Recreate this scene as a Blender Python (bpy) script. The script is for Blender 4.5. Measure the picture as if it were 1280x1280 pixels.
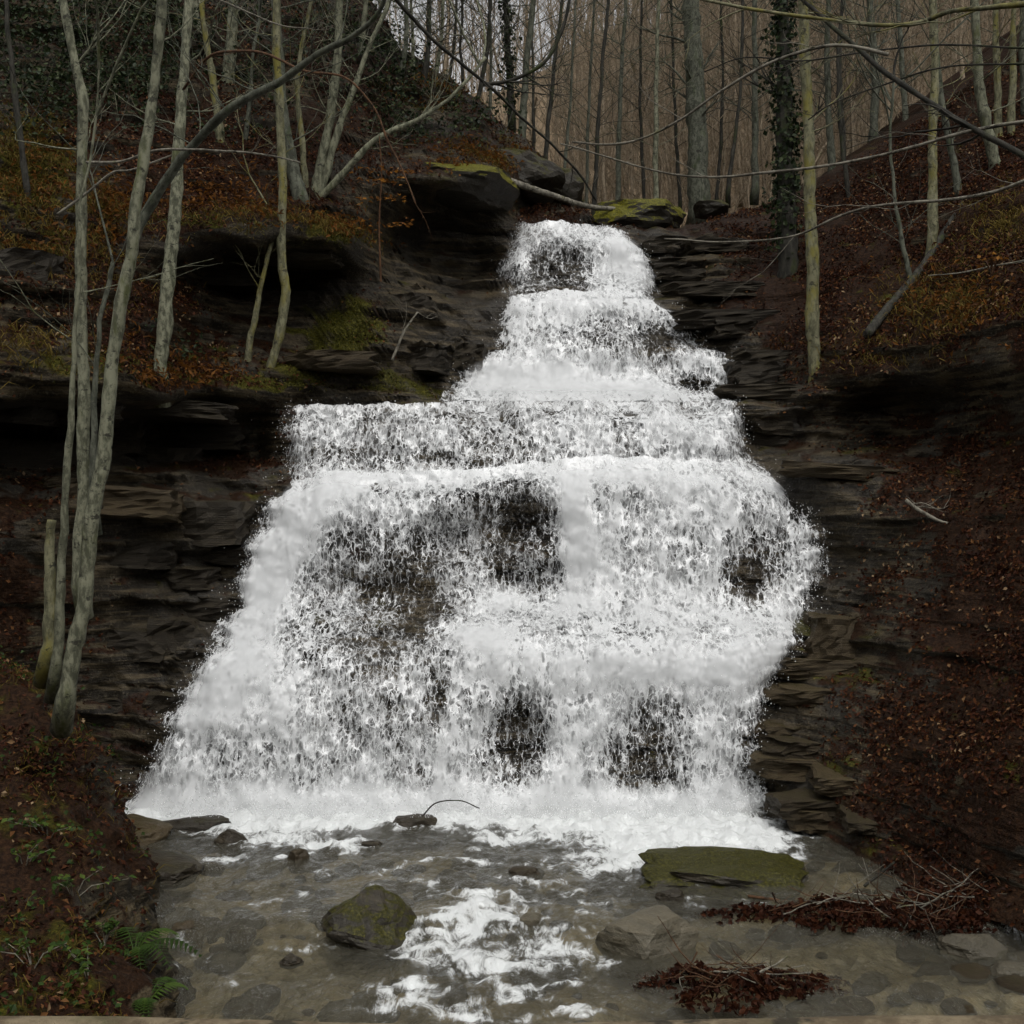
import bpy, bmesh, math
import numpy as np
from mathutils import Vector

# ------------------------------------------------------------------ camera, sky, sun, exposure
for o in list(bpy.data.objects): bpy.data.objects.remove(o)
SC = bpy.context.scene
COL = SC.collection
CAM_Z, F = 3.5, 1545.0
cam_d = bpy.data.cameras.new('camera'); cam = bpy.data.objects.new('camera', cam_d); COL.objects.link(cam)
cam.location = (0, 0, CAM_Z); cam.rotation_euler = (math.radians(90), 0, 0)
cam_d.sensor_width = 36; cam_d.lens = 36 * F / 1280; cam_d.clip_end = 1000; cam_d.clip_start = 0.05
SC.camera = cam
W = bpy.data.worlds.new('World'); SC.world = W; W.use_nodes = True
wn = W.node_tree; wn.nodes.clear()
sky = wn.nodes.new('ShaderNodeTexSky'); sky.sky_type = 'NISHITA'; sky.sun_disc = False
SUN_EL, SUN_ROT = math.radians(62), math.radians(165)
sky.sun_elevation = SUN_EL; sky.sun_rotation = SUN_ROT; sky.air_density = 1.0; sky.dust_density = 4.0; sky.ozone_density = 1.0
hs = wn.nodes.new('ShaderNodeHueSaturation'); hs.inputs['Saturation'].default_value = 0.05
bg = wn.nodes.new('ShaderNodeBackground'); bg.inputs['Strength'].default_value = 0.15
wo = wn.nodes.new('ShaderNodeOutputWorld')
wn.links.new(sky.outputs[0], hs.inputs['Color']); wn.links.new(hs.outputs[0], bg.inputs['Color']); wn.links.new(bg.outputs[0], wo.inputs['Surface'])
sd = bpy.data.lights.new('sun', 'SUN'); sd.energy = 0.6; sd.angle = math.radians(40); sd.color = (1, 0.95, 0.88)
sun = bpy.data.objects.new('sun', sd); COL.objects.link(sun); sun.location = (0, 0, 60)
_d = Vector((math.sin(SUN_ROT) * math.cos(SUN_EL), math.cos(SUN_ROT) * math.cos(SUN_EL), math.sin(SUN_EL)))
sun.rotation_euler = _d.to_track_quat('Z', 'Y').to_euler()
VS = SC.view_settings; VS.view_transform = 'Standard'; VS.look = 'None'; VS.gamma = 1; VS.exposure = 0.15; VS.use_curve_mapping = False
SC.render.engine = 'CYCLES'
cy = SC.cycles
cy.use_adaptive_sampling = True; cy.adaptive_threshold = 0.03; cy.max_bounces = 4; cy.diffuse_bounces = 2; cy.glossy_bounces = 2; cy.transmission_bounces = 2; cy.transparent_max_bounces = 10
cy.caustics_reflective = False; cy.caustics_refractive = False; cy.use_denoising = True
R = np.random.RandomState(7)

# ------------------------------------------------------------------ maths helpers
def at(u, v, y):
    """A point of the place: direction (u, v) of the photograph, y metres away from the viewer."""
    return np.stack([(np.asarray(u, float) - 640) / F * y, np.asarray(y, float) + 0 * np.asarray(u, float), CAM_Z - (np.asarray(v, float) - 640) / F * y], -1)

_P = R.permutation(512)
_G = R.normal(size=(512, 3)); _G /= np.linalg.norm(_G, axis=1)[:, None]
def pn(p):
    p = np.asarray(p, float); i = np.floor(p).astype(int); f = p - i; w = f * f * f * (f * (f * 6 - 15) + 10)
    out = 0
    for dx in (0, 1):
        for dy in (0, 1):
            for dz in (0, 1):
                h = _P[(_P[(_P[(i[..., 0] + dx) & 511] + i[..., 1] + dy) & 511] + i[..., 2] + dz) & 511]
                g = _G[h]; d = f - np.array([dx, dy, dz])
                ww = (w[..., 0] if dx else 1 - w[..., 0]) * (w[..., 1] if dy else 1 - w[..., 1]) * (w[..., 2] if dz else 1 - w[..., 2])
                out = out + ww * (g * d).sum(-1)
    return out * 1.5
def fbm(p, sc=1.0, oc=4, gain=0.5, seed=0.0):
    p = np.asarray(p, float) * sc + seed * 13.7 + 0.37; a = 1.0; s = 0
    for _ in range(oc):
        s = s + a * pn(p); a *= gain; p = p * 2.03 + 5.1
    return s
def sm(x, a, b):
    t = np.clip((x - a) / (b - a), 0, 1); return t * t * (3 - 2 * t)
def rbf(ctrl, u, v, kx=1.0, ky=1.0):
    c = np.array(ctrl, float); P = c[:, :2] * [kx, ky]; n = len(c)
    r = np.sqrt(((P[:, None] - P[None]) ** 2).sum(-1) + 9.0)
    A = np.zeros((n + 1, n + 1)); A[:n, :n] = r; A[:n, n] = A[n, :n] = 1
    w = np.linalg.lstsq(A, np.append(c[:, 2], 0), rcond=None)[0]
    q = np.stack([np.ravel(u) * kx, np.ravel(v) * ky], -1); out = np.empty(len(q))
    for k in range(0, len(q), 20000):
        qq = q[k:k + 20000]
        out[k:k + 20000] = np.sqrt(((qq[:, None] - P[None]) ** 2).sum(-1) + 9.0) @ w[:n] + w[n]
    return out.reshape(np.shape(u))
def blobs(lst, u, v):
    s = 0 * u
    for b in lst:
        bu, bv, ru, rv, a = b[:5]; th = math.radians(b[5]) if len(b) > 5 else 0
        du, dv = u - bu, v - bv; c, si = math.cos(th), math.sin(th)
        s = s + a * np.exp(-(((du * c + dv * si) / ru) ** 2 + ((-du * si + dv * c) / rv) ** 2))
    return s

# ------------------------------------------------------------------ object helpers
def mesh_data(name, V, Fc, mat, smooth=True, attrs=None, mats=None):
    V = np.asarray(V, np.float32); me = bpy.data.meshes.new(name)
    Fl = Fc if isinstance(Fc, list) else [Fc]
    Fl = [np.asarray(f, np.int32) for f in Fl if len(f)]
    me.vertices.add(len(V)); me.vertices.foreach_set('co', V.ravel())
    tot = np.concatenate([np.full(len(f), f.shape[1], np.int32) for f in Fl])
    idx = np.concatenate([f.ravel() for f in Fl])
    me.loops.add(len(idx)); me.loops.foreach_set('vertex_index', idx)
    me.polygons.add(len(tot)); me.polygons.foreach_set('loop_start', np.concatenate([[0], np.cumsum(tot)[:-1]]).astype(np.int32))
    me.polygons.foreach_set('use_smooth', np.full(len(tot), smooth, bool))
    me.update(calc_edges=True)
    for k, a in (attrs or {}).items():
        at_ = me.attributes.new(k, 'FLOAT', 'POINT'); at_.data.foreach_set('value', np.asarray(a, np.float32).ravel())
    if mat: me.materials.append(mat)
    return me
def mk(name, V, Fc, mat, parent=None, smooth=True, attrs=None):
    o = bpy.data.objects.new(name, mesh_data(name, V, Fc, mat, smooth, attrs)); COL.objects.link(o)
    if parent: o.parent = parent
    return o
def inst(name, me, parent=None):
    o = bpy.data.objects.new(name, me); COL.objects.link(o)
    if parent: o.parent = parent
    return o
def tag(o, label=None, cat=None, group=None, kind=None):
    if label: o['label'] = label
    if cat: o['category'] = cat
    if group: o['group'] = group
    if kind: o['kind'] = kind
    return o
def empty(name, loc=(0, 0, 0)):
    o = bpy.data.objects.new(name, None); COL.objects.link(o); o.location = loc; o.empty_display_size = 0.2; return o
def grid_faces(nr, nc):
    i = np.arange(nr - 1)[:, None] * nc + np.arange(nc - 1)[None]
    return np.stack([i, i + 1, i + nc + 1, i + nc], -1).reshape(-1, 4)
def crom(P, n):
    P = np.asarray(P, float); Q = np.vstack([2 * P[0] - P[1], P, 2 * P[-1] - P[-2]]); out = []
    t = np.linspace(0, len(P) - 1 - 1e-6, n); k = t.astype(int); f = (t - k)[:, None]
    a, b, c, d = Q[k], Q[k + 1], Q[k + 2], Q[k + 3]
    return 0.5 * (2 * b + (c - a) * f + (2 * a - 5 * b + 4 * c - d) * f ** 2 + (3 * b - a - 3 * c + d) * f ** 3)
class Tubes:
    """collects tapered tubes into one mesh"""
    def __init__(s): s.V, s.F, s.n = [], [], 0
    def add(s, P, r, sides=6, rough=0.0, seed=0):
        P = np.asarray(P, float); m = len(P); r = np.broadcast_to(np.asarray(r, float), (m,)).copy()
        if sides >= 7:
            P = np.vstack([P[:1], P, P[-1:]]); P[0] -= (P[2] - P[1]) * 0.02; P[-1] += (P[-2] - P[-3]) * 0.02; r = np.concatenate([[r[0] * .03], r, [r[-1] * .03]]); m += 2
        T = np.gradient(P, axis=0); T /= np.linalg.norm(T, axis=1)[:, None] + 1e-9
        ref = np.array([0.3, 1, 0.1]) if abs(T[0, 1]) < 0.8 else np.array([1, 0.1, 0.2])
        A = np.cross(T, ref); A /= np.linalg.norm(A, axis=1)[:, None]; B = np.cross(T, A)
        th = np.linspace(0, 2 * math.pi, sides, endpoint=False)
        ring = A[:, None] * np.cos(th)[None, :, None] + B[:, None] * np.sin(th)[None, :, None]
        rr = np.repeat(r[:, None], sides, 1)
        if rough: rr = rr * (1 + rough * fbm((P[:, None] + ring * r[:, None, None] * 1.0), 9.0, 3, 0.6, seed))
        V = P[:, None] + ring * rr[..., None]
        i = (np.arange(m - 1)[:, None] * sides + np.arange(sides)[None]); j = np.arange(m - 1)[:, None] * sides + (np.arange(sides)[None] + 1) % sides
        f = np.stack([i, j, j + sides, i + sides], -1).reshape(-1, 4) + s.n
        s.V.append(V.reshape(-1, 3)); s.F.append(f); s.n += m * sides
    def build(s, name, mat, parent=None, off=None):
        V = np.concatenate(s.V)
        if off is not None: V = V - np.asarray(off)
        return mk(name, V, np.concatenate(s.F), mat, parent)

# ------------------------------------------------------------------ materials
class N:
    def __init__(s, name):
        s.m = bpy.data.materials.new(name); s.m.use_nodes = True; s.t = s.m.node_tree; s.t.nodes.clear()
        s.out = s.t.nodes.new('ShaderNodeOutputMaterial')
    def n(s, typ, **kw):
        x = s.t.nodes.new(typ)
        for k, v in kw.items():
            if k in ('ins',):
                for a, b in v.items():
                    if hasattr(b, 'is_output') or hasattr(b, 'links'): s.t.links.new(b, x.inputs[a])
                    else: x.inputs[a].default_value = b
            else: setattr(x, k, v)
        return x
    def obj(s, scale=(1, 1, 1)):
        c = s.n('ShaderNodeTexCoord').outputs['Object']
        return s.n('ShaderNodeMapping', ins={'Vector': c, 'Scale': scale}).outputs[0]
    def noise(s, vec, scale, detail=5, rough=0.55, dist=0.0):
        return s.n('ShaderNodeTexNoise', ins={'Vector': vec, 'Scale': scale, 'Detail': detail, 'Roughness': rough, 'Distortion': dist}).outputs['Fac']
    def math(s, op, a, b=0.0, c=0.0, clamp=False):
        x = s.t.nodes.new('ShaderNodeMath'); x.operation = op; x.use_clamp = clamp
        for k, v in enumerate((a, b, c)):
            if hasattr(v, 'links'): s.t.links.new(v, x.inputs[k])
            else: x.inputs[k].default_value = v
        return x.outputs[0]
    def rng(s, v, a, b, c=0.0, d=1.0, smooth=True):
        return s.n('ShaderNodeMapRange', interpolation_type='SMOOTHSTEP' if smooth else 'LINEAR', ins={0: v, 1: a, 2: b, 3: c, 4: d}).outputs[0]
    def mix(s, f, a, b):
        x = s.t.nodes.new('ShaderNodeMix'); x.data_type = 'RGBA'
        for sock, v in ((x.inputs[0], f), (x.inputs[6], a), (x.inputs[7], b)):
            if hasattr(v, 'links'): s.t.links.new(v, sock)
            else: sock.default_value = (*v, 1) if isinstance(v, tuple) and len(v) == 3 else v
        return x.outputs[2]
    def attr(s, name): return s.n('ShaderNodeAttribute', attribute_name=name).outputs['Fac']
    def ramp(s, f, stops):
        x = s.n('ShaderNodeValToRGB', ins={0: f}); e = x.color_ramp.elements
        while len(e) < len(stops): e.new(0.5)
        for k, (p, c) in enumerate(stops): e[k].position = p; e[k].color = (*c, 1)
        return x.outputs[0]
    def bump(s, h, strength=0.5, dist=0.02):
        return s.n('ShaderNodeBump', ins={'Height': h, 'Strength': strength, 'Distance': dist}).outputs[0]
    def pbr(s, col, rough=0.7, normal=None, spec=0.4, **kw):
        i = {'Base Color': col if hasattr(col, 'links') else (*col, 1), 'Roughness': rough, 'Specular IOR Level': spec}
        if normal is not None: i['Normal'] = normal
        i.update(kw)
        return s.n('ShaderNodeBsdfPrincipled', ins=i).outputs[0]
    def done(s, sh, volume=None):
        s.t.links.new(sh, s.out.inputs['Surface']); return s.m

def rock_colour(n, c, seed=0.0):
    strat = n.noise(n.obj((0.5, 0.5, 6.0)), 3.0, 4, 0.6)
    big = n.noise(c, 0.9, 2, 0.5); fine = n.noise(c, 22.0, 3, 0.7)
    col = n.ramp(strat, [(0.3, (0.007, 0.006, 0.0042)), (0.48, (0.024, 0.0195, 0.013)), (0.62, (0.08, 0.062, 0.036)), (0.8, (0.02, 0.016, 0.0105))])
    col = n.mix(n.rng(big, 0.45, 0.7), col, (0.035, 0.031, 0.025))
    col = n.mix(n.rng(fine, 0.52, 0.72, 0, 0.6), col, (0.12, 0.1, 0.066))
    return col, fine, strat
def gorge_material():
    n = N('wet_rock_soil_moss'); c = n.obj()
    col, fine, strat = rock_colour(n, c)
    geo = n.n('ShaderNodeNewGeometry'); nz = n.n('ShaderNodeSeparateXYZ', ins={0: geo.outputs['Normal']}).outputs[2]
    lit = n.attr('litter')
    lit = n.math('ADD', lit, n.math('MULTIPLY', n.math('SUBTRACT', nz, 0.45), 0.7))
    soil = n.ramp(n.noise(c, 26, 3, 0.7), [(0.3, (0.007, 0.0035, 0.0018)), (0.5, (0.02, 0.0095, 0.0045)), (0.7, (0.045, 0.022, 0.01))])
    col = n.mix(n.rng(lit, 0.42, 0.62), col, soil)
    ms = n.math('ADD', n.attr('moss'), n.math('MULTIPLY', n.math('SUBTRACT', nz, 0.2), 0.5))
    moss = n.ramp(n.noise(c, 34, 2, 0.7), [(0.3, (0.014, 0.015, 0.002)), (0.55, (0.05, 0.047, 0.006)), (0.75, (0.12, 0.1, 0.013))])
    mf = n.rng(ms, 0.5, 0.8); col = n.mix(mf, col, moss)
    h = n.math('ADD', n.math('MULTIPLY', fine, 0.6), n.math('MULTIPLY', strat, 0.8))
    wet = n.math('SUBTRACT', 0.72, n.math('MULTIPLY', n.attr('wet'), 0.4))
    return n.done(n.pbr(col, wet, n.bump(h, 1.0, 0.05), n.math('ADD', 0.04, n.math('MULTIPLY', n.attr('wet'), 0.2))))
M = {}
M['gorge'] = gorge_material()
def slab_material(name, moss_amt, tint, mb=1.0):
    n = N(name); c = n.obj(); col, fine, strat = rock_colour(n, c)
    rnd = n.n('ShaderNodeObjectInfo').outputs['Random']
    col = n.mix(0.45, col, tint)
    col = n.mix(n.math('MULTIPLY', rnd, 0.55), col, (0.018, 0.0155, 0.012))
    geo = n.n('ShaderNodeNewGeometry'); nz = n.n('ShaderNodeSeparateXYZ', ins={0: geo.outputs['Normal']}).outputs[2]
    ms = n.math('ADD', n.math('MULTIPLY', nz, 0.85), n.math('MULTIPLY', n.noise(c, 4, 5, 0.72), 2.0))
    moss = n.ramp(n.noise(c, 40, 4, 0.7), [(0.3, (0.01 * mb, 0.0095 * mb, 0.002)), (0.52, (0.034 * mb, 0.032 * mb, 0.005)), (0.72, (0.1 * mb, 0.09 * mb, 0.012))])
    col = n.mix(n.math('MULTIPLY', n.rng(ms, 1.88 - moss_amt, 2.12 - moss_amt), min(1, moss_amt * 2)), col, moss)
    h = n.math('ADD', n.math('MULTIPLY', fine, 0.6), n.math('MULTIPLY', strat, 0.6))
    return n.done(n.pbr(col, 0.5, n.bump(h, 0.9, 0.035), 0.2))
M['slab'] = slab_material('wet_slate_slab', 0.12, (0.05, 0.04, 0.026))
M['slab_brown'] = slab_material('brown_sandstone_slab', 0.16, (0.105, 0.074, 0.036))
M['stone'] = slab_material('stream_stone', 0.05, (0.2, 0.18, 0.13))
M['moss_bright'] = slab_material('bright_moss_stone', 0.85, (0.05, 0.045, 0.035), 2.6)
M['mossy'] = slab_material('mossy_stone', 0.5, (0.05, 0.045, 0.035))
def water_white(name, soft, gain, seed, top=1.0):
    n = N(name)
    c0 = n.n('ShaderNodeMapping', ins={'Vector': n.n('ShaderNodeTexCoord').outputs['Object'], 'Location': (seed, seed * 0.7, seed * 1.3), 'Scale': (1, 0.6, 0.5)}).outputs[0]
    wob = n.n('ShaderNodeTexNoise', ins={'Vector': c0, 'Scale': 11.0, 'Detail': 3.0}).outputs['Color']
    wob = n.n('ShaderNodeVectorMath', operation='MULTIPLY_ADD', ins={0: wob, 1: (0.13, 0.13, 0.13), 2: c0}).outputs[0]
    v1 = n.n('ShaderNodeTexVoronoi', feature='F1', ins={'Vector': wob, 'Scale': 12.5}).outputs['Distance']
    v2 = n.n('ShaderNodeTexVoronoi', feature='F1', ins={'Vector': wob, 'Scale': 29.0}).outputs['Distance']
    fb = n.noise(c0, 3.2, 6, 0.7)
    st = n.noise(n.n('ShaderNodeMapping', ins={'Vector': c0, 'Scale': (16, 9, 1.1)}).outputs[0], 1.0, 4, 0.65)
    lo = n.noise(c0, 1.7, 3, 0.6)
    sf = n.rng(lo, 0.4, 0.66, soft, soft + 0.34)
    h = n.math('ADD', n.math('MULTIPLY', v1, 0.8), n.math('MULTIPLY', v2, 0.5))
    ve = n.n('ShaderNodeTexVoronoi', feature='DISTANCE_TO_EDGE', ins={'Vector': wob, 'Scale': 15.0}).outputs['Distance']
    h = n.math('ADD', h, n.rng(ve, 0.0, 0.13, 0.42, -0.05))
    h = n.math('ADD', h, n.math('MULTIPLY', n.math('SUBTRACT', fb, 0.5), 1.3))
    h = n.math('ADD', h, n.math('MULTIPLY', n.math('SUBTRACT', st, 0.5), 1.0))
    d = n.math('MULTIPLY', n.math('SUBTRACT', n.attr('thickness'), 0.5), gain)
    a = n.math('MULTIPLY', n.rng(n.math('ADD', h, d), n.math('SUBTRACT', 0.86, sf), n.math('ADD', 0.86, sf)), top)
    a = n.math('MULTIPLY', a, n.rng(n.attr('thickness'), -0.2, 0.15))
    nm = n.bump(fb, 0.3, 0.08)
    dif = n.n('ShaderNodeBsdfDiffuse', ins={'Color': (0.86, 0.87, 0.87, 1), 'Normal': nm}).outputs[0]
    tr = n.n('ShaderNodeBsdfTranslucent', ins={'Color': (0.8, 0.82, 0.82, 1)}).outputs[0]
    gl = n.n('ShaderNodeBsdfGlossy', ins={'Color': (1, 1, 1, 1), 'Roughness': 0.25, 'Normal': nm}).outputs[0]
    b = n.n('ShaderNodeMixShader', ins={0: 0.25, 1: dif, 2: tr}).outputs[0]
    b = n.n('ShaderNodeMixShader', ins={0: 0.06, 1: b, 2: gl}).outputs[0]
    t = n.n('ShaderNodeBsdfTransparent').outputs[0]
    return n.done(n.n('ShaderNodeMixShader', ins={0: a, 1: t, 2: b}).outputs[0])
M['veil'] = water_white('falling_water_veil', 0.42, 1.5, 3.1, 0.92)
def mist_material():
    n = N('fine_spray_mist'); c = n.n('ShaderNodeMapping', ins={'Vector': n.n('ShaderNodeTexCoord').outputs['Object'], 'Scale': (1.5, 1, 0.6)}).outputs[0]
    a = n.math('ADD', n.math('MULTIPLY', n.math('SUBTRACT', n.attr('thickness'), 0.5), 1.3), n.noise(c, 2.2, 5, 0.62))
    a = n.math('MULTIPLY', n.rng(a, 0.45, 1.05, 0, 0.5), n.attr('fade'))
    dif = n.n('ShaderNodeBsdfDiffuse', ins={'Color': (0.86, 0.87, 0.87, 1)}).outputs[0]
    tr = n.n('ShaderNodeBsdfTranslucent', ins={'Color': (0.86, 0.87, 0.87, 1)}).outputs[0]
    b = n.n('ShaderNodeMixShader', ins={0: 0.35, 1: dif, 2: tr}).outputs[0]
    return n.done(n.n('ShaderNodeMixShader', ins={0: a, 1: n.n('ShaderNodeBsdfTransparent').outputs[0], 2: b}).outputs[0])
M['mist'] = mist_material()
M['lace'] = water_white('falling_water_lace', 0.19, 1.6, 0.0)
n = N('water_drops'); M['drops'] = n.done(n.pbr((0.85, 0.86, 0.86), 0.3))
def stream_material():
    n = N('stream_water'); c = n.obj()
    cs = n.obj((1.0, 0.45, 1.0))
    rip = n.math('ADD', n.noise(cs, 7, 5, 0.6, 0.6), n.math('MULTIPLY', n.noise(cs, 22, 4, 0.6, 0.5), 0.4))
    nm = n.bump(rip, 1.0, 0.11)
    body = n.pbr((0.24, 0.225, 0.17), 0.12, nm, 0.5)
    tr = n.n('ShaderNodeBsdfTransparent', ins={'Color': (0.9, 0.88, 0.76, 1)}).outputs[0]
    gl = n.n('ShaderNodeBsdfGlossy', ins={'Color': (1, 1, 1, 1), 'Roughness': 0.08, 'Normal': nm}).outputs[0]
    fr = n.n('ShaderNodeFresnel', ins={'IOR': 1.33, 'Normal': nm}).outputs[0]
    wat = n.n('ShaderNodeMixShader', ins={0: fr, 1: tr, 2: gl}).outputs[0]
    wat = n.n('ShaderNodeMixShader', ins={0: 0.2, 1: wat, 2: body}).outputs[0]
    wob = n.n('ShaderNodeTexNoise', ins={'Vector': c, 'Scale': 4.0, 'Detail': 4.0}).outputs['Color']
    wob = n.n('ShaderNodeVectorMath', operation='MULTIPLY_ADD', ins={0: wob, 1: (0.3, 0.3, 0.3), 2: c}).outputs[0]
    v1 = n.n('ShaderNodeTexVoronoi', feature='F1', ins={'Vector': wob, 'Scale': 7.0}).outputs['Distance']
    fb = n.noise(cs, 6.5, 7, 0.76, 0.9)
    h = n.math('ADD', n.math('MULTIPLY', v1, 0.55), n.math('MULTIPLY', n.math('SUBTRACT', fb, 0.5), 3.2))
    a = n.rng(n.math('ADD', h, n.math('MULTIPLY', n.math('SUBTRACT', n.attr('foam'), 0.5), 1.5)), -0.12, 0.62)
    a = n.math('MULTIPLY', a, n.rng(n.attr('foam'), 0.08, 0.3))
    fo = n.n('ShaderNodeBsdfDiffuse', ins={'Color': (0.84, 0.86, 0.85, 1), 'Normal': n.bump(fb, 0.8, 0.08)}).outputs[0]
    return n.done(n.n('ShaderNodeMixShader', ins={0: a, 1: wat, 2: fo}).outputs[0])
M['stream'] = stream_material()
def bed_material():
    n = N('stream_bed_gravel'); c = n.obj()
    v = n.n('ShaderNodeTexVoronoi', feature='F1', ins={'Vector': c, 'Scale': 9.0})
    col = n.ramp(n.noise(c, 3, 6, 0.65), [(0.3, (0.12, 0.1, 0.06)), (0.5, (0.28, 0.235, 0.15)), (0.7, (0.42, 0.32, 0.17))])
    col = n.mix(0.4, col, n.mix(n.noise(v.outputs['Position'], 3.3), (0.04, 0.036, 0.028), (0.17, 0.14, 0.09)))
    return n.done(n.pbr(col, 0.5, n.bump(v.outputs['Distance'], 0.8, 0.05)))
M['bed'] = bed_material()
def bark(name, a, b, moss, mossf):
    n = N(name); c = n.obj((1, 1, 0.45)); rnd = n.n('ShaderNodeObjectInfo').outputs['Random']
    f = n.noise(c, 16, 6, 0.7); g = n.noise(c, 4.5, 5, 0.65)
    col = n.mix(n.rng(f, 0.4, 0.6), a, b)
    col = n.mix(n.math('MULTIPLY', rnd, 0.35), col, a)
    col = n.mix(n.rng(g, 0.62 - mossf * 0.3, 0.78 - mossf * 0.25, 0, 0.9), col, moss)
    col = n.mix(n.rng(n.noise(n.obj((1, 1, 1.4)), 9, 4, 0.7), 0.57, 0.66, 0, 0.85), col, (0.02, 0.019, 0.014))
    return n.done(n.pbr(col, 0.85, n.bump(f, 0.7, 0.02), 0.25))
M['bark_pale'] = bark('pale_lichen_bark', (0.075, 0.077, 0.05), (0.235, 0.235, 0.16), (0.075, 0.085, 0.025), 0.25)
M['bark_yellow'] = bark('yellow_lichen_bark', (0.08, 0.078, 0.045), (0.22, 0.21, 0.125), (0.17, 0.15, 0.03), 0.5)
M['bark_grey'] = bark('grey_green_bark', (0.05, 0.053, 0.038), (0.13, 0.135, 0.1), (0.045, 0.06, 0.022), 0.3)
M['bark_dark'] = bark('dark_wet_bark', (0.018, 0.017, 0.013), (0.05, 0.046, 0.036), (0.035, 0.045, 0.012), 0.35)
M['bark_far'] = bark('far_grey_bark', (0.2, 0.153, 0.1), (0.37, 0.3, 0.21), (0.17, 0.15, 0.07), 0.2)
M['twig_pale'] = bark('pale_twig_bark', (0.1, 0.09, 0.07), (0.26, 0.24, 0.19), (0.1, 0.1, 0.04), 0.15)
M['twig_orange'] = bark('orange_twig_bark', (0.05, 0.025, 0.012), (0.11, 0.055, 0.025), (0.06, 0.05, 0.02), 0.2)
M['rail'] = bark('weathered_rail_wood', (0.1, 0.075, 0.045), (0.2, 0.16, 0.1), (0.09, 0.09, 0.04), 0.2)
def leafmat(name, stops, rough=0.6, transl=0.25):
    n = N(name); col = n.ramp(n.attr('tone'), stops)
    p = n.pbr(col, rough, None, 0.12); t = n.n('ShaderNodeBsdfTranslucent', ins={'Color': col}).outputs[0]
    return n.done(n.n('ShaderNodeMixShader', ins={0: transl, 1: p, 2: t}).outputs[0])
M['leaf'] = leafmat('dead_beech_leaf', [(0.0, (0.014, 0.0045, 0.002)), (0.4, (0.04, 0.012, 0.005)), (0.75, (0.085, 0.029, 0.011)), (0.94, (0.17, 0.08, 0.028)), (1.0, (0.3, 0.21, 0.12))])
M['leaf_orange'] = leafmat('orange_beech_leaf', [(0.0, (0.06, 0.025, 0.007)), (0.6, (0.17, 0.07, 0.014)), (1.0, (0.33, 0.15, 0.025))], 0.6, 0.35)
M['ivy'] = leafmat('dark_ivy_leaf', [(0.0, (0.008, 0.014, 0.006)), (0.6, (0.022, 0.034, 0.013)), (1.0, (0.06, 0.075, 0.03))], 0.4, 0.15)
M['green'] = leafmat('green_herb_leaf', [(0.0, (0.02, 0.036, 0.008)), (0.6, (0.045, 0.082, 0.016)), (1.0, (0.1, 0.14, 0.026))], 0.45, 0.3)
M['grass'] = leafmat('dry_yellow_grass', [(0.0, (0.045, 0.028, 0.006)), (0.5, (0.1, 0.072, 0.014)), (1.0, (0.2, 0.145, 0.035))], 0.7, 0.3)
M['mossgrass'] = leafmat('moss_tuft', [(0.0, (0.02, 0.022, 0.004)), (0.5, (0.06, 0.058, 0.01)), (1.0, (0.13, 0.12, 0.02))], 0.8, 0.2)
def hill_material():
    n = N('leaf_strewn_hillside'); c = n.obj()
    col = n.ramp(n.noise(c, 1.6, 8, 0.7), [(0.3, (0.1, 0.07, 0.036)), (0.5, (0.22, 0.16, 0.1)), (0.7, (0.33, 0.255, 0.17))])
    return n.done(n.pbr(col, 0.9, n.bump(n.noise(c, 9, 5, 0.7), 0.6, 0.1), 0.2))
M['hill'] = hill_material()

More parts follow.
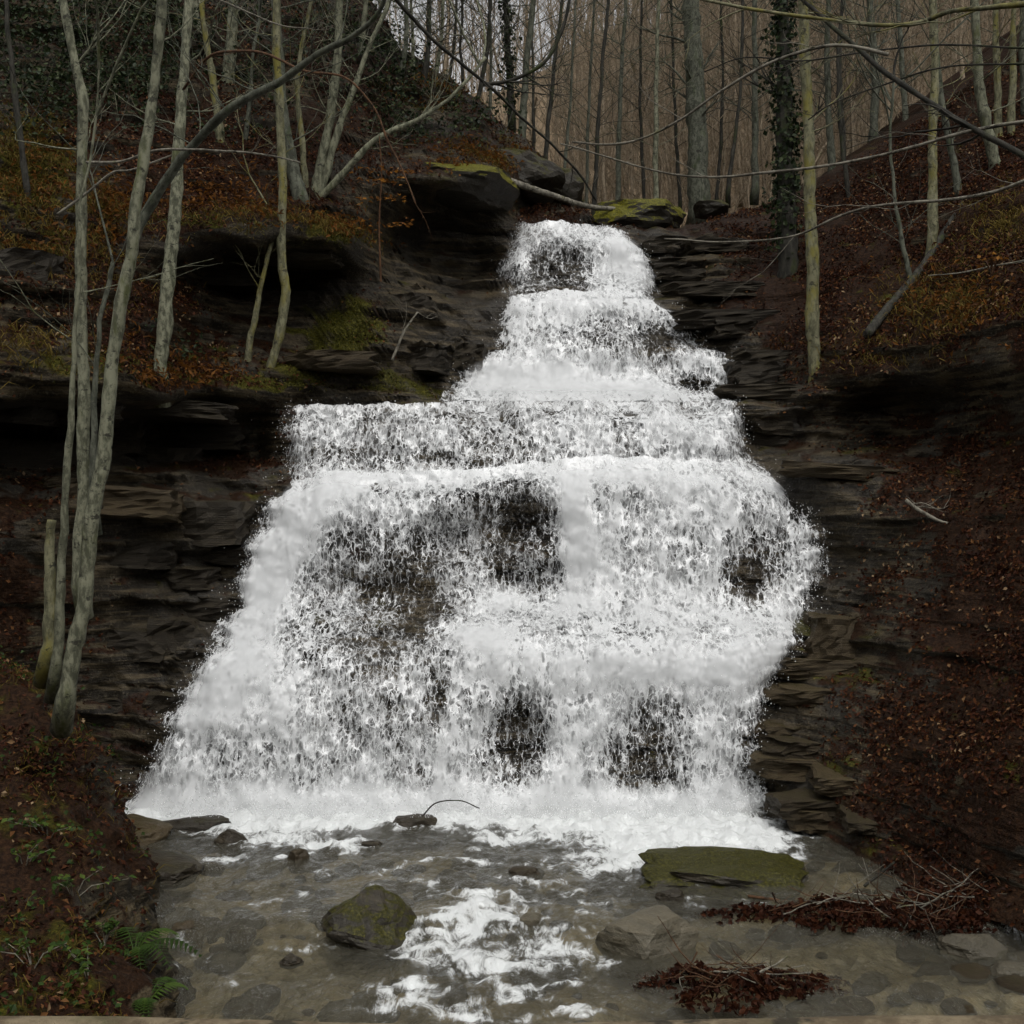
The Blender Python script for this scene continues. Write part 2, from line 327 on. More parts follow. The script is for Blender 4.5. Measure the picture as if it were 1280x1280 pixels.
# ------------------------------------------------------------------ the gorge: one rock surface
FALL = [(1045, 14.2, 150, 960), (1010, 14.5, 172, 952), (960, 14.6, 190, 950), (900, 14.75, 218, 952), (840, 15.0, 245, 968), (795, 15.3, 280, 1000),
        (765, 15.8, 290, 1008), (700, 16.1, 312, 1026), (640, 16.3, 332, 1020), (605, 16.5, 350, 1005), (592, 17.0, 355, 985), (550, 17.2, 355, 935),
        (514, 17.4, 360, 930), (504, 17.7, 365, 925), (496, 18.7, 565, 920), (440, 19.1, 580, 915), (400, 19.6, 625, 872), (374, 19.8, 630, 840),
        (363, 20.5, 632, 820), (330, 20.9, 635, 815), (290, 21.4, 648, 805)]
def left_shift(u, v): return 1.2 * np.clip((350 - u) / 150, 0, 1) * np.clip((v - 420) / 380, 0, 1)
LEFT = [(80, 950, 13.9), (180, 965, 13.8), (0, 900, 13.2), (100, 870, 13.8), (200, 860, 14.1), (250, 760, 15.0), (300, 680, 15.8), (0, 700, 13.4), (100, 700, 14.0), (200, 700, 14.8),
        (0, 640, 13.6), (100, 625, 14.1), (200, 620, 14.8), (330, 615, 16.2), (0, 575, 15.2), (100, 575, 15.9), (200, 575, 16.7), (320, 575, 17.5), (0, 525, 15.4), (100, 530, 16.1), (200, 528, 16.9), (310, 525, 17.5),
        (0, 500, 13.7), (100, 505, 14.3), (200, 498, 15.1), (300, 485, 16.2), (345, 492, 16.9), (0, 420, 14.6), (100, 400, 15.2), (200, 400, 16.2), (300, 468, 16.8),
        (240, 440, 17.2), (320, 400, 18.8), (400, 400, 18.8), (220, 312, 16.6), (320, 308, 17.0), (420, 306, 17.6), (320, 332, 19.0), (400, 337, 19.1), (250, 340, 18.0), (320, 365, 19.0),
        (450, 430, 17.4), (500, 490, 17.8), (400, 480, 17.4), (445, 330, 18.6), (540, 480, 18.4), (600, 420, 19.3), (620, 385, 19.7), (560, 350, 21.0), (540, 372, 19.6), (500, 380, 18.9),
        (560, 258, 21.2), (560, 300, 21.6), (600, 340, 21.5), (500, 300, 21.0), (610, 270, 21.6), (636, 300, 21.6), (642, 262, 22.0), (650, 245, 22.4), (560, 225, 19.7), (620, 238, 20.3), (500, 222, 19.6), (500, 250, 20.0), (500, 180, 21.0), (560, 190, 21.0),
        (530, 80, 22.5), (600, 130, 22.8), (660, 180, 23.2), (730, 240, 24), (700, 270, 22.8), (740, 285, 22.5), (690, 225, 23.4),
        (0, 300, 15.5), (100, 280, 16.2), (200, 250, 17.4), (300, 240, 18.0), (400, 240, 18.6), (0, 150, 17.5), (100, 130, 18.5), (200, 120, 19.3), (300, 100, 20.2), (400, 100, 20.8), (480, 60, 22),
        (0, 0, 20), (150, 0, 21), (300, 0, 22.2), (450, 0, 23.5), (0, -200, 24), (300, -200, 26), (-220, 900, 12.2), (-220, 600, 12.6), (-220, 400, 13), (-220, 150, 16), (-220, -150, 22)]
LEFT = [(a, b, c + float(left_shift(a, b))) for a, b, c in LEFT]
RIGHT = [(820, 300, 21.5), (850, 312, 21.0), (900, 300, 20.7), (830, 360, 20.5), (880, 350, 20.0), (900, 420, 19.3), (940, 430, 18.9), (930, 480, 18.4), (800, 282, 22.4), (860, 285, 22.2),
         (932, 503, 17.7), (1010, 498, 17.2), (945, 545, 18.0), (1000, 550, 17.5), (1020, 480, 17.2), (1020, 400, 18.2), (960, 350, 19.6), (960, 260, 22.3), (1050, 300, 19.5), (1050, 220, 21.6),
         (1150, 300, 18.2), (1150, 150, 21.8), (1280, 300, 16.0), (1280, 220, 17.6), (1280, 100, 20.8), (1100, 475, 16.2), (1100, 540, 17.5), (1100, 505, 17.3), (1200, 460, 15.2), (1200, 540, 16.2), (1200, 500, 16.1), (1280, 450, 14.2), (1280, 560, 14.4),
         (1010, 590, 16.3), (1100, 585, 15.7), (1030, 640, 16.1), (1100, 650, 15.3), (1200, 650, 14.3), (1280, 650, 13.4), (1040, 720, 15.8), (1100, 740, 15.0), (1200, 750, 13.8), (1280, 750, 12.8),
         (1010, 800, 15.3), (1060, 820, 14.9), (1150, 830, 13.7), (1280, 850, 12.0), (965, 870, 14.9), (1050, 880, 14.3), (1150, 900, 13.0), (1280, 920, 11.4), (955, 940, 14.5), (1050, 950, 13.6), (1150, 980, 12.4), (1280, 1000, 10.7),
         (960, 1010, 14.1), (1050, 1035, 12.9), (1130, 1075, 11.9), (1200, 1105, 11.1), (1280, 1130, 10.4), (1500, 1150, 9.6), (1500, 900, 9.8), (1500, 700, 11), (1500, 450, 12.2), (1500, 250, 14.5), (1500, 50, 18.5), (1400, 1180, 9.5), (1280, 1160, 10.0), (1150, 1110, 11.3)]
CTRL = list(LEFT) + list(RIGHT)
for v, y, l, r in FALL:
    for u in np.linspace(l + 12, r - 12, 7): CTRL.append((u, v, y))
CTRL += [(u, v, y) for u in (650, 690, 730, 770, 805) for v, y in ((276, 21.9), (262, 22.6))] + [(u, v, y) for u in (575, 640, 700, 760, 820, 880, 940) for v, y in ((800, 15.1), (835, 14.95), (880, 14.8))] + [(655, 660, 16.75), (655, 730, 16.6), (650, 910, 15.1), (560, 690, 16.6), (480, 740, 16.3)]
DG_U = np.arange(-240, 1521, 8.0); DG_V = np.arange(-260, 1241, 4.0)
_uu, _vv = np.meshgrid(DG_U, DG_V); DG = rbf(CTRL, _uu, _vv, 0.6, 1.0)
def depth(u, v):
    a = np.clip((np.asarray(u, float) + 240) / 8, 0, len(DG_U) - 1.001); b = np.clip((np.asarray(v, float) + 260) / 4, 0, len(DG_V) - 1.001)
    i, j = a.astype(int), b.astype(int); f, g = a - i, b - j
    return (DG[j, i] * (1 - f) + DG[j, i + 1] * f) * (1 - g) + (DG[j + 1, i] * (1 - f) + DG[j + 1, i + 1] * f) * g
LITTER = [(850, 330, 0), (905, 300, .7), (960, 330, 1), (960, 420, .8), (925, 450, .05), (1020, 480, .6), (1150, 400, 1), (1280, 400, .9), (1280, 250, 1), (1100, 540, .15), (1200, 560, .5), (1280, 600, .9),
          (1000, 600, .05), (1100, 600, .5), (1050, 660, .15), (1100, 740, .5), (1200, 700, .9), (1280, 800, .9), (1010, 800, 0), (1080, 800, .15), (1150, 850, .6), (960, 900, 0), (1050, 890, .5), (1130, 920, .6),
          (1280, 950, 1), (1000, 990, .05), (1100, 1000, .7), (1200, 1050, 1), (500, 700, 0), (700, 400, 0), (300, 800, 0), (150, 800, .1), (50, 750, .8), (0, 700, .9), (100, 620, .15), (200, 640, 0), (150, 560, 0),
          (0, 560, .2), (50, 480, .3), (150, 450, .8), (250, 470, .8), (320, 480, .5), (250, 260, .9), (330, 240, .9), (200, 350, .7), (0, 350, .4), (100, 320, .7), (300, 400, 0), (400, 400, 0), (450, 430, .3),
          (540, 450, 0), (560, 300, 0), (600, 180, .6), (500, 150, .5), (680, 220, .7), (100, 100, .2), (300, 100, .5), (0, 0, .2), (450, 50, .4), (130, 870, .4), (100, 930, .5), (880, 290, .3), (990, 230, .8), (1150, 200, .8)]
MOSS = [(30, 210, 60, 50, .5), (250, 285, 90, 22, .45), (140, 450, 130, 30, .4), (60, 310, 90, 40, .4), (330, 480, 60, 22, .5), (470, 250, 40, 25, .4), (540, 490, 30, 14, .4), (400, 440, 40, 40, .4), (1150, 380, 60, 50, .25), (1240, 300, 40, 40, .3), (440, 410, 40, 40, .8), (480, 470, 35, 25, .8), (380, 470, 35, 20, .5), (420, 300, 40, 16, .9), (350, 300, 60, 14, .35), (590, 226, 50, 12, 1.0), (640, 245, 30, 14, .8), (690, 215, 60, 10, .7, 40), (1080, 470, 60, 12, .3), (985, 505, 50, 6, .4),
        (1050, 830, 60, 40, .3), (1000, 800, 30, 30, .3), (1040, 950, 60, 40, .3), (1000, 1010, 40, 30, .45), (1090, 1050, 50, 20, .45), (330, 620, 40, 10, .35), (40, 200, 60, 60, .45), (120, 470, 90, 25, .25), (560, 120, 60, 40, .35)]
nc = 330; U0 = np.linspace(-220, 1500, nc)
vt = np.interp(U0, [-220, 380, 500, 530, 600, 660, 715, 740, 760, 800, 830, 870, 960, 1050, 1150, 1280, 1500], [-230, -150, 60, 78, 128, 178, 225, 272, 282, 286, 285, 282, 255, 212, 150, 60, -120])
vt = vt + 5 * pn(np.stack([U0 * 0.05, 0 * U0, 0 * U0], -1))
vb = np.interp(U0, [-220, 60, 160, 240, 950, 1050, 1130, 1280, 1400, 1500], [1000, 1000, 1005, 1045, 1050, 1075, 1105, 1165, 1215, 1225])
nr = 430; q = np.linspace(0, 1, nr)[:, None]
VV = vt[None] * (1 - q) + vb[None] * q; UU = np.repeat(U0[None], nr, 0)
D0 = depth(UU, VV)
P0 = at(UU, VV, D0)
lit = np.clip(rbf(LITTER, UU, VV), 0, 1); mos = np.clip(blobs(MOSS, UU, VV), 0, 1)
def fall_lr(v):
    f = np.array(FALL)[::-1]; return np.interp(v, f[:, 0], f[:, 2]), np.interp(v, f[:, 0], f[:, 3])
fl, fr_ = fall_lr(VV); infall = sm(UU, fl - 30, fl + 30) * (1 - sm(UU, fr_ - 20, fr_ + 30)) * sm(VV, 235, 262)
near = np.exp(-np.maximum(0, np.maximum(fl - UU, UU - fr_)) / 110.0)
# bedding: irregular beds, each standing out or set back
rb = np.random.RandomState(3); th = rb.uniform(0.09, 0.36, 90); edges = np.concatenate([[-3], -3 + np.cumsum(th)]); prot = rb.uniform(-1, 1, 91)
zb = P0[..., 2] + 0.05 * P0[..., 0] + 0.10 * fbm(P0 * [0.5, 0.5, 0.1], 1.0, 3, 0.5, 2)
k = np.clip(np.searchsorted(edges, zb) - 1, 0, 89); fz = (zb - edges[k]) / th[k]
bedp = prot[k] + (prot[np.clip(k + 1, 0, 90)] - prot[k]) * sm(fz, 0.86, 1.0)
bedmod = 0.65 + 0.9 * fbm(np.stack([P0[..., 0], P0[..., 1], k * 1.7], -1), 0.9, 3, 0.5, 5)
# vertical joints break the beds into blocks
cell = np.floor(P0[..., 0] * 1.1 + k * 0.37 + 0.6 * fbm(P0, 0.8, 2, 0.5, 9))
blk = np.random.RandomState(11).uniform(-1, 1, 4096)[(cell.astype(int) * 131 + k * 17) & 4095]
rocky = (1 - 0.75 * lit) * (1 - np.where(VV < 520, 0.92, 0.55) * infall) * (1 - 0.6 * mos)
disp = rocky * (0.22 * bedp * np.clip(bedmod, 0, 2) + 0.10 * blk) + (0.10 + 0.08 * (1 - lit)) * fbm(P0, 1.6, 5, 0.55, 1) + 0.25 * (1 - infall) * (1 - near * 0.6) * fbm(P0, 0.45, 3, 0.5, 8)
side = np.clip((UU - 1000) / 300, 0, 1) - np.clip((330 - UU) / 400, 0, 1)
dirv = np.stack([-0.6 * side, -np.ones_like(UU), 0.15 * np.ones_like(UU)], -1); dirv /= np.linalg.norm(dirv, axis=-1)[..., None]
G = P0 + dirv * disp[..., None]
# carry the top edge backwards so the bank is solid behind its skyline
back = []
for s in (0.5, 1.2, 2.5, 5, 9):
    b = G[0].copy(); b[:, 1] += s; b[:, 2] += 0.12 * s + 0.15 * fbm(b, 0.8, 3) - np.where((U0 > 700) & (U0 < 900), 0.1 * s, 0); back.append(b)
Gf = np.concatenate([np.array(back[::-1]), G]); nb = len(back)
def padr(a): return np.concatenate([np.repeat(a[:1], nb, 0), a])
gorge = mk('cliff', Gf.reshape(-1, 3), grid_faces(nr + nb, nc), M['gorge'], None, True,
           {'litter': padr(lit + 0.55 * fbm(G, 1.2, 5, 0.6, 21)), 'moss': padr(mos + 0.45 * fbm(G, 2.6, 4, 0.65, 22)), 'wet': np.clip(padr(near) + 0.15, 0, 1)})
tag(gorge, kind='structure')
# normals and cell centres of the visible skin, for scattering
Cc = (G[:-1, :-1] + G[1:, 1:] + G[1:, :-1] + G[:-1, 1:]) / 4
Nn = np.cross(G[1:, 1:] - G[:-1, :-1], G[1:, :-1] - G[:-1, 1:]); Ar = np.linalg.norm(Nn, axis=-1) / 2; Nn /= (2 * Ar[..., None] + 1e-9)
if Nn[..., 1].mean() > 0: Nn = -Nn
cu, cv = UU[:-1, :-1], VV[:-1, :-1]; cl, cm = lit[:-1, :-1], mos[:-1, :-1]

# ------------------------------------------------------------------ near bank on the left, stream bed, stream water
def xedge(y): return np.interp(y, [5, 7, 8.4, 9.8, 11.3, 12.8, 15, 17], [-1.9, -2.1, -2.3, -2.8, -3.28, -4.02, -5.3, -6.2])
def bank_z(x, y):
    d = xedge(y) + 0.12 * pn(np.stack([0 * y, y * 1.3, 0 * y], -1)) - x
    s = np.interp(y, [5, 7, 9, 10, 12, 16], [.2, .22, .34, .62, 1, 1.05])
    h = np.interp(d, [-1.0, -0.3, 0, 0.3, 0.6, 1.2, 3, 8], [-1.0, -0.5, 0.0, 0.75, 1.45, 1.85, 2.5, 5.0])
    return np.where(h > 0, h * s, h) + 0.0
bx, by = np.meshgrid(np.linspace(0, 1, 150), np.linspace(4.6, 16.5, 230))
BX = xedge(by) + 0.7 - 4.6 * bx ** 1.3; BY = by
BZ = bank_z(BX, BY); BP = np.stack([BX, BY, BZ], -1)
BP[..., 2] += 0.12 * fbm(BP, 1.5, 5, 0.55, 3) * sm(BZ, -0.2, 0.4); BP[..., 0] += 0.2 * fbm(BP, 1.7, 5, 0.55, 6)
blit = np.clip(0.75 + 0.5 * fbm(BP, 0.9, 3), 0, 1) * sm(BP[..., 2], 0.05, 0.3); bmos = np.clip(0.3 * fbm(BP, 1.2, 3, 0.5, 9) + 0.12, 0, 1) * 0.9
bank = mk('bank', BP.reshape(-1, 3), grid_faces(*BX.shape)[:, ::-1], M['gorge'], None, True, {'litter': blit + 0.5 * fbm(BP, 1.2, 5, 0.6, 21), 'moss': bmos + 0.4 * fbm(BP, 2.6, 4, 0.65, 22), 'wet': 0 * blit + 0.2}); tag(bank, kind='structure')

def wl(y):   # water level: it steps down twice on its way to the viewer
    return 0.05 - 0.13 * (1 - sm(y, 10.1, 10.5)) - 0.11 * (1 - sm(y, 8.95, 9.3)) + 0.05 * sm(y, 13.5, 16)
sx, sy = np.meshgrid(np.linspace(-8, 8, 320), np.linspace(4.5, 17.5, 300))
SZ = wl(sy) - 0.28 + 0.13 * fbm(np.stack([sx, sy, 0 * sx], -1), 1.1, 5, 0.55, 4)
xr = np.interp(sy, [5, 8, 9.5, 11, 12, 13, 14.5], [0.9, 1.4, 2.6, 3.2, 3.5, 3.0, 2.6])
SZ += 0.17 * sm(sx, xr - 0.9, xr + 1.2)
bed = mk('stream_bed', np.stack([sx, sy, SZ], -1).reshape(-1, 3), grid_faces(*sx.shape), M['bed']); tag(bed, kind='structure')
def on_water(u, v):
    y = 12.0
    for _ in range(8): y = (CAM_Z - wl(y)) * F / (v - 640)
    return at(u, v, y)
wx, wy = np.meshgrid(np.linspace(-7, 7, 420), np.linspace(4.5, 16.6, 420))
WZ0 = wl(wy); wu = wx / wy * F + 640; wv = 640 + (CAM_Z - WZ0) / wy * F
FOAM = [(550, 1024, 380, 12, .8), (300, 1018, 130, 18, .95), (480, 1000, 160, 12, .95), (650, 1005, 150, 16, 1.0), (780, 1020, 130, 22, 1.0), (870, 1045, 90, 25, 1.1), (800, 1060, 60, 14, .6), (950, 1050, 60, 14, .5), (990, 1070, 30, 10, .25), (760, 1080, 40, 14, .42), (700, 1045, 70, 14, .3),
        (130, 965, 60, 10, .5), (160, 985, 50, 10, .6), (200, 1025, 50, 14, .6), (330, 1050, 50, 12, .45), (420, 1030, 40, 10, .5), (280, 1075, 35, 7, .45), (380, 1050, 30, 16, .4), (440, 1058, 30, 6, .5),
        (620, 1150, 60, 20, .5), (560, 1185, 60, 18, .5), (690, 1190, 50, 20, .55), (720, 1160, 50, 14, .42), (480, 1168, 70, 8, .4), (600, 1135, 18, 14, .6), (430, 1170, 60, 7, .4), (380, 1185, 50, 6, .45), (250, 1195, 30, 14, .35), (540, 1110, 16, 12, .3),
        (600, 1180, 150, 60, .2), (560, 1260, 140, 30, .2), (700, 1110, 140, 40, .17), (330, 1100, 190, 50, .17), (520, 1255, 70, 14, .5), (650, 1250, 60, 8, .5), (600, 1275, 70, 12, .4), (470, 1235, 30, 10, .4), (290, 1215, 25, 18, .3), (640, 1210, 90, 14, .3), (1090, 1100, 40, 5, .35), (1000, 1100, 25, 7, .5), (225, 1175, 16, 18, .4), (580, 1215, 30, 9, .4), (800, 1075, 30, 10, .3)]
rf = np.random.RandomState(9)
for _ in range(150):
    v_ = rf.uniform(1045, 1278); FOAM.append((rf.normal(600 - (v_ - 1050) * .1, 150), v_, rf.uniform(10, 40), rf.uniform(2.5, 6), rf.uniform(.25, .5), rf.uniform(-12, 12)))
foam = blobs([b if b[1] < 1080 else (b[0], b[1], b[2], b[3], b[4] * .58, b[5] if len(b) > 5 else 0) for b in FOAM], wu, wv)
wp = np.stack([wx, wy, 0 * wx], -1)
chop = 0.02 * fbm(wp * [1, 0.6, 1], 4.5, 4, 0.6, 2) + np.clip(foam, 0, 1) * 0.09 * (fbm(wp, 3.2, 4, 0.6, 7) + 0.25) + 0.03 * fbm(wp, 1.2, 3, 0.5, 1)
water = mk('stream_water', np.stack([wx, wy, WZ0 + chop], -1).reshape(-1, 3), grid_faces(*wx.shape), M['stream'], None, True, {'foam': np.clip(foam, 0, 1.2)}); tag(water, kind='structure')

# ------------------------------------------------------------------ far valley and hillside
a_ = np.linspace(-0.55, 0.85, 200); r_ = np.concatenate([np.linspace(24.0, 30, 16), np.linspace(31, 95, 70)])
HA, HR = np.meshgrid(a_, r_); hu = HA * F + 640
crest = np.interp(hu, [-200, 480, 620, 690, 740, 830, 900, 1000, 1300, 1900], [.36, .33, .335, .36, .385, .39, .44, .52, .62, .7])
flo = 8.0 + 0.12 * (HR - 21) + 0.9 * np.maximum(0, np.abs(HA - 0.125) * HR - 2.2) * np.where(HA > 0.125, 0.75, 0.35)
HZ = flo + (CAM_Z + crest * 70 - flo) * sm(HR, 27, 72) * (0.35 + 0.65 * sm(HR, 25, 70))
HZ = np.minimum(HZ, CAM_Z + crest * HR * 1.0); HZ = np.where(HR > 72, CAM_Z + crest * 72 - (HR - 72) * 0.1, HZ)
HP = np.stack([HA * HR, HR, HZ], -1); HP[..., 2] += 0.35 * fbm(HP, 0.3, 4)
hill = mk('hillside', HP.reshape(-1, 3), grid_faces(*HA.shape), M['hill']); tag(hill, kind='structure')
def hill_z(x, y):
    a = np.clip((x / y - a_[0]) / (a_[-1] - a_[0]) * (len(a_) - 1), 0, len(a_) - 1).astype(int); r = np.clip(np.searchsorted(r_, y), 0, len(r_) - 1)
    return HP[r, a, 2]

vx, vy = np.meshgrid(np.linspace(0, 1, 40), np.linspace(-26, 9.0, 40))  # banks carried on out of view beside the camera, added to block side light
for sg in (-1, 1):
    X = sg * (4.6 + 0.02 * np.abs(vy) + 13 * vx); Z = -0.6 + 13.5 * vx ** 0.8 + 0.05 * 0 * vx; VP = np.stack([X, vy, Z], -1); VP[..., 2] += 0.4 * fbm(VP, 0.4, 4)
    fs = mk('unseen_shade_slope', VP.reshape(-1, 3), grid_faces(*vx.shape) if sg > 0 else grid_faces(*vx.shape)[:, ::-1], M['gorge'], None, True, {'litter': 1 + 0 * vx, 'moss': 0 * vx, 'wet': 0 * vx}); tag(fs, kind='structure')
X, t_ = np.meshgrid(np.linspace(-18, 18, 50), np.linspace(0, 1, 24)); VP = np.stack([X, -14 - 14 * t_, -0.5 + 11 * t_ ** 0.9 + 0.5 * fbm(np.stack([X, t_ * 9, 0 * X], -1), .4, 3)], -1)  # unseen slope behind the camera, added to keep low sky light off the hollows
fs = mk('unseen_shade_slope', VP.reshape(-1, 3), grid_faces(*X.shape)[:, ::-1], M['gorge'], None, True, {'litter': 1 + 0 * X, 'moss': 0 * X, 'wet': 0 * X}); tag(fs, kind='structure')
# ------------------------------------------------------------------ the waterfall
fall = empty('waterfall', (0, 14.2, 0)); tag(fall, kind='structure')
TIERS = [  # rows: v, left, right ; base density ; density blobs
    ('cascade', [(282, 648, 790), (290, 647, 806), (330, 635, 812), (355, 634, 817), (376, 640, 822)], .56,
     [(705, 345, 34, 36, -.3), (665, 330, 18, 40, -.05), (720, 295, 60, 10, .25, 12), (780, 335, 36, 40, .4), (690, 372, 60, 8, -.1), (652, 300, 6, 60, .1)], 0.30),
    ('cascade', [(365, 632, 822), (375, 629, 845), (400, 625, 872), (432, 622, 885), (440, 600, 912), (470, 575, 920), (504, 562, 925)], .60,
     [(730, 378, 110, 12, .4), (825, 425, 40, 26, -.26), (760, 425, 30, 22, -.14), (650, 475, 80, 24, .55), (760, 492, 90, 12, .5), (865, 483, 26, 10, -.35), (890, 450, 40, 8, .2), (640, 400, 20, 25, .1), (700, 400, 40, 12, .15)], 0.16),
    ('cascade', [(503, 362, 924), (512, 358, 930), (550, 354, 932), (575, 358, 938), (600, 360, 975)], .47,
     [(640, 508, 320, 5, .14), (800, 545, 110, 50, .2), (860, 560, 60, 40, .12), (545, 570, 30, 12, -.15), (430, 565, 50, 12, -.08), (770, 540, 8, 30, -.1), (520, 594, 180, 6, .35), (380, 530, 20, 30, .08), (820, 565, 30, 14, -.15)], 0.14),
    ('cascade', [(586, 358, 925), (592, 352, 950), (605, 346, 984), (620, 338, 1004), (650, 324, 1020), (700, 306, 1027), (765, 288, 1008), (795, 278, 1000), (840, 243, 968), (900, 215, 950), (960, 188, 948), (1000, 168, 945), (1034, 160, 940)], .60,
     [(500, 595, 170, 10, .5), (820, 605, 150, 18, .16), (400, 625, 60, 26, .4), (655, 690, 42, 70, -.36), (610, 660, 80, 60, -.2), (520, 745, 60, 60, -.26), (440, 710, 45, 70, -.16), (470, 800, 70, 50, -.12), (345, 720, 28, 110, .42, 18), (280, 860, 50, 60, .4, 20),
      (716, 660, 17, 90, .42), (760, 690, 30, 60, .15), (935, 720, 26, 36, -.3), (880, 800, 20, 16, -.2), (960, 620, 30, 20, -.05), (780, 640, 26, 30, -.12), (860, 640, 40, 40, .05), (980, 600, 30, 10, .25), (800, 830, 130, 26, .42), (610, 790, 50, 22, .4), (930, 820, 60, 40, .4, -45), (640, 750, 30, 14, .25),
      (650, 905, 34, 60, -.36), (810, 935, 60, 50, -.24), (850, 880, 40, 25, -.12), (552, 870, 12, 50, -.34), (560, 920, 18, 60, .2), (720, 900, 30, 60, .1), (470, 920, 70, 60, -.12), (550, 1000, 400, 16, .65), (920, 930, 22, 80, -.18), (890, 960, 30, 60, .2)], 0.22)]
rs = np.random.RandomState(5)
LIPS = [([640, 700, 760, 810], [0, 2, 8, 20]), ([620, 660, 740, 820, 900], [12, 3, 0, 8, 20]), ([360, 420, 640, 930], [6, 3, 0, 0]), ([350, 420, 560, 690, 760, 900, 960, 1005], [16, 6, 2, -10, -14, -8, 4, 20])]
drops_p, drops_r = [], []
for ti, (nm, tab, base, bl, off) in enumerate(TIERS):
    tab = np.array(tab, float); v0, v1 = tab[0, 0], tab[-1, 0]; n1 = int((v1 - v0) / 2.6) + 2; n2 = int((tab[:, 2] - tab[:, 1]).max() / 3.2)
    for li, (mat, extra, dd) in enumerate((('veil', 0.0, 0.10), ('lace', 0.10, 0.03), ('mist', 0.24, 0.0))):
        v = np.linspace(v0, v1, n1)[:, None] + np.zeros((1, n2)); f = np.linspace(0, 1, n2)[None] + np.zeros((n1, 1))
        L = np.interp(v, tab[:, 0], tab[:, 1]) - 14; Rr = np.interp(v, tab[:, 0], tab[:, 2]) + 12
        u = L + (Rr - L) * f
        d = 0
        for dv in (-14, -7, 0, 7, 14): d = d + depth(u, np.clip(v + dv, v0 + 3, v1 + (25 if ti == 3 else 0))) / 5
        dn = base - 0.05 + np.where(blobs(bl, u, v) > 0, 0.8, 1.75) * blobs(bl, u, v) + dd
        tt = (v - v0) / (v1 - v0); wv_ = np.interp(u, *LIPS[ti]) + (3 if ti == 2 else 5) * fbm(np.stack([u * 0.03, 0 * u, 0 * u + ti], -1), 1.0, 4, 0.6)
        P = at(u, v + wv_ * np.clip(1 - tt * 1.6, 0, 1), d)
        lump = 0.5 * fbm(P * [1, 1, 0.6], 1.7, 4, 0.55, 3 + ti) + 0.3 * fbm(P * [1, 1, 0.5], 6.0, 4, 0.62, 4)
        e = np.minimum(f, 1 - f) * (Rr - L); e = e + 12 * fbm(np.stack([np.where(f < .5, 0, 9) + 0 * v, v * 0.03, 0 * v + ti * 3], -1), 1.0, 4, 0.6)
        dn = np.maximum(dn, 0.17 + 0.1 * fbm(P, 2.0, 2))
        dn = dn + (0.2 if ti == 3 else 0.13) * fbm(P * [1, 1, 0.45], 1.5, 4, 0.6, 31) + (0.03 if ti == 3 else 0)
        dn = dn - 0.5 * np.exp(-(np.maximum(e, 0) / 22.0) ** 2) * (1 + 0.8 * fbm(P, 3.0, 3, 0.5, 8))
        ed = np.minimum(v - v0, 12) / 12.0
        if mat == 'lace': dn = np.minimum(dn, 0.84 + 0.12 * fbm(P, 2.5, 3, .6, 14))
        if mat == 'mist': lump = lump * 0.2; dn = dn + (0.3 * sm(v, 930, 1005) if ti == 3 else 0)
        P[..., 1] -= off + extra + (0.13 + 0.12 * np.clip(dn - 0.5, 0, 0.5)) * lump * ed + 0.13 * np.clip(dn - 0.6, 0, 0.6) - 0.3 * np.exp(-(e / 20.0) ** 2)
        P[..., 2] += 0.04 * lump * ed
        at_k = {'thickness': np.clip(dn, -0.3, 1.3)}
        if mat == 'mist': at_k['fade'] = sm(e, 4, 50) * sm(v - v0, 2, 25) * (1 if ti == 3 else sm(v1 - v, 2, 20))
        w = mk('mist' if mat == 'mist' else nm, (P - np.array([0, 14.2, 0])).reshape(-1, 3), grid_faces(n1, n2), M[mat], fall, True, at_k)
    # drops thrown off the sheet
    m = int(n1 * n2 * 0.16); j = rs.randint(0, n1, m); i = rs.randint(0, n2, m)
    keep = rs.rand(m) < np.exp(-((dn[j, i] - 0.5) / 0.22) ** 2); p = P[j, i][keep]
    p = p + rs.normal(size=p.shape) * [0.05, 0.07, 0.05]; p[:, 1] -= rs.exponential(0.06, len(p))
    drops_p.append(p); drops_r.append(rs.uniform(0.002, 0.008, len(p)))
    m = int(n1 * 6); j = rs.randint(0, n1, m); sgn = rs.rand(m) < 0.5; i = np.where(sgn, 3, n2 - 4)
    p = P[j, i] + np.stack([np.where(sgn, -1, 1) * rs.exponential(0.06, m) - np.where(sgn, -1, 1) * 0.12, rs.normal(size=m) * 0.1, rs.normal(size=m) * 0.08], -1)
    drops_p.append(p); drops_r.append(rs.uniform(0.002, 0.007, m))
m = 5000; p = at(rs.uniform(190, 940, m), 1022 - rs.exponential(16, m), rs.uniform(13.4, 14.4, m)); drops_p.append(p); drops_r.append(rs.uniform(0.002, 0.007, m))
dp = np.concatenate(drops_p); dr = np.concatenate(drops_r)
OC = np.array([[1, 0, 0], [-1, 0, 0], [0, 1, 0], [0, -1, 0], [0, 0, 1.5], [0, 0, -1.5]], float); OF = np.array([[0, 2, 4], [2, 1, 4], [1, 3, 4], [3, 0, 4], [2, 0, 5], [1, 2, 5], [3, 1, 5], [0, 3, 5]])
dv_ = dp[:, None] + OC[None] * dr[:, None, None] - np.array([0, 14.2, 0]); df = (np.arange(len(dp)) * 6)[:, None, None] + OF[None]
spray = mk('spray', dv_.reshape(-1, 3), df.reshape(-1, 3), M['drops'], fall); tag(spray, kind='stuff')

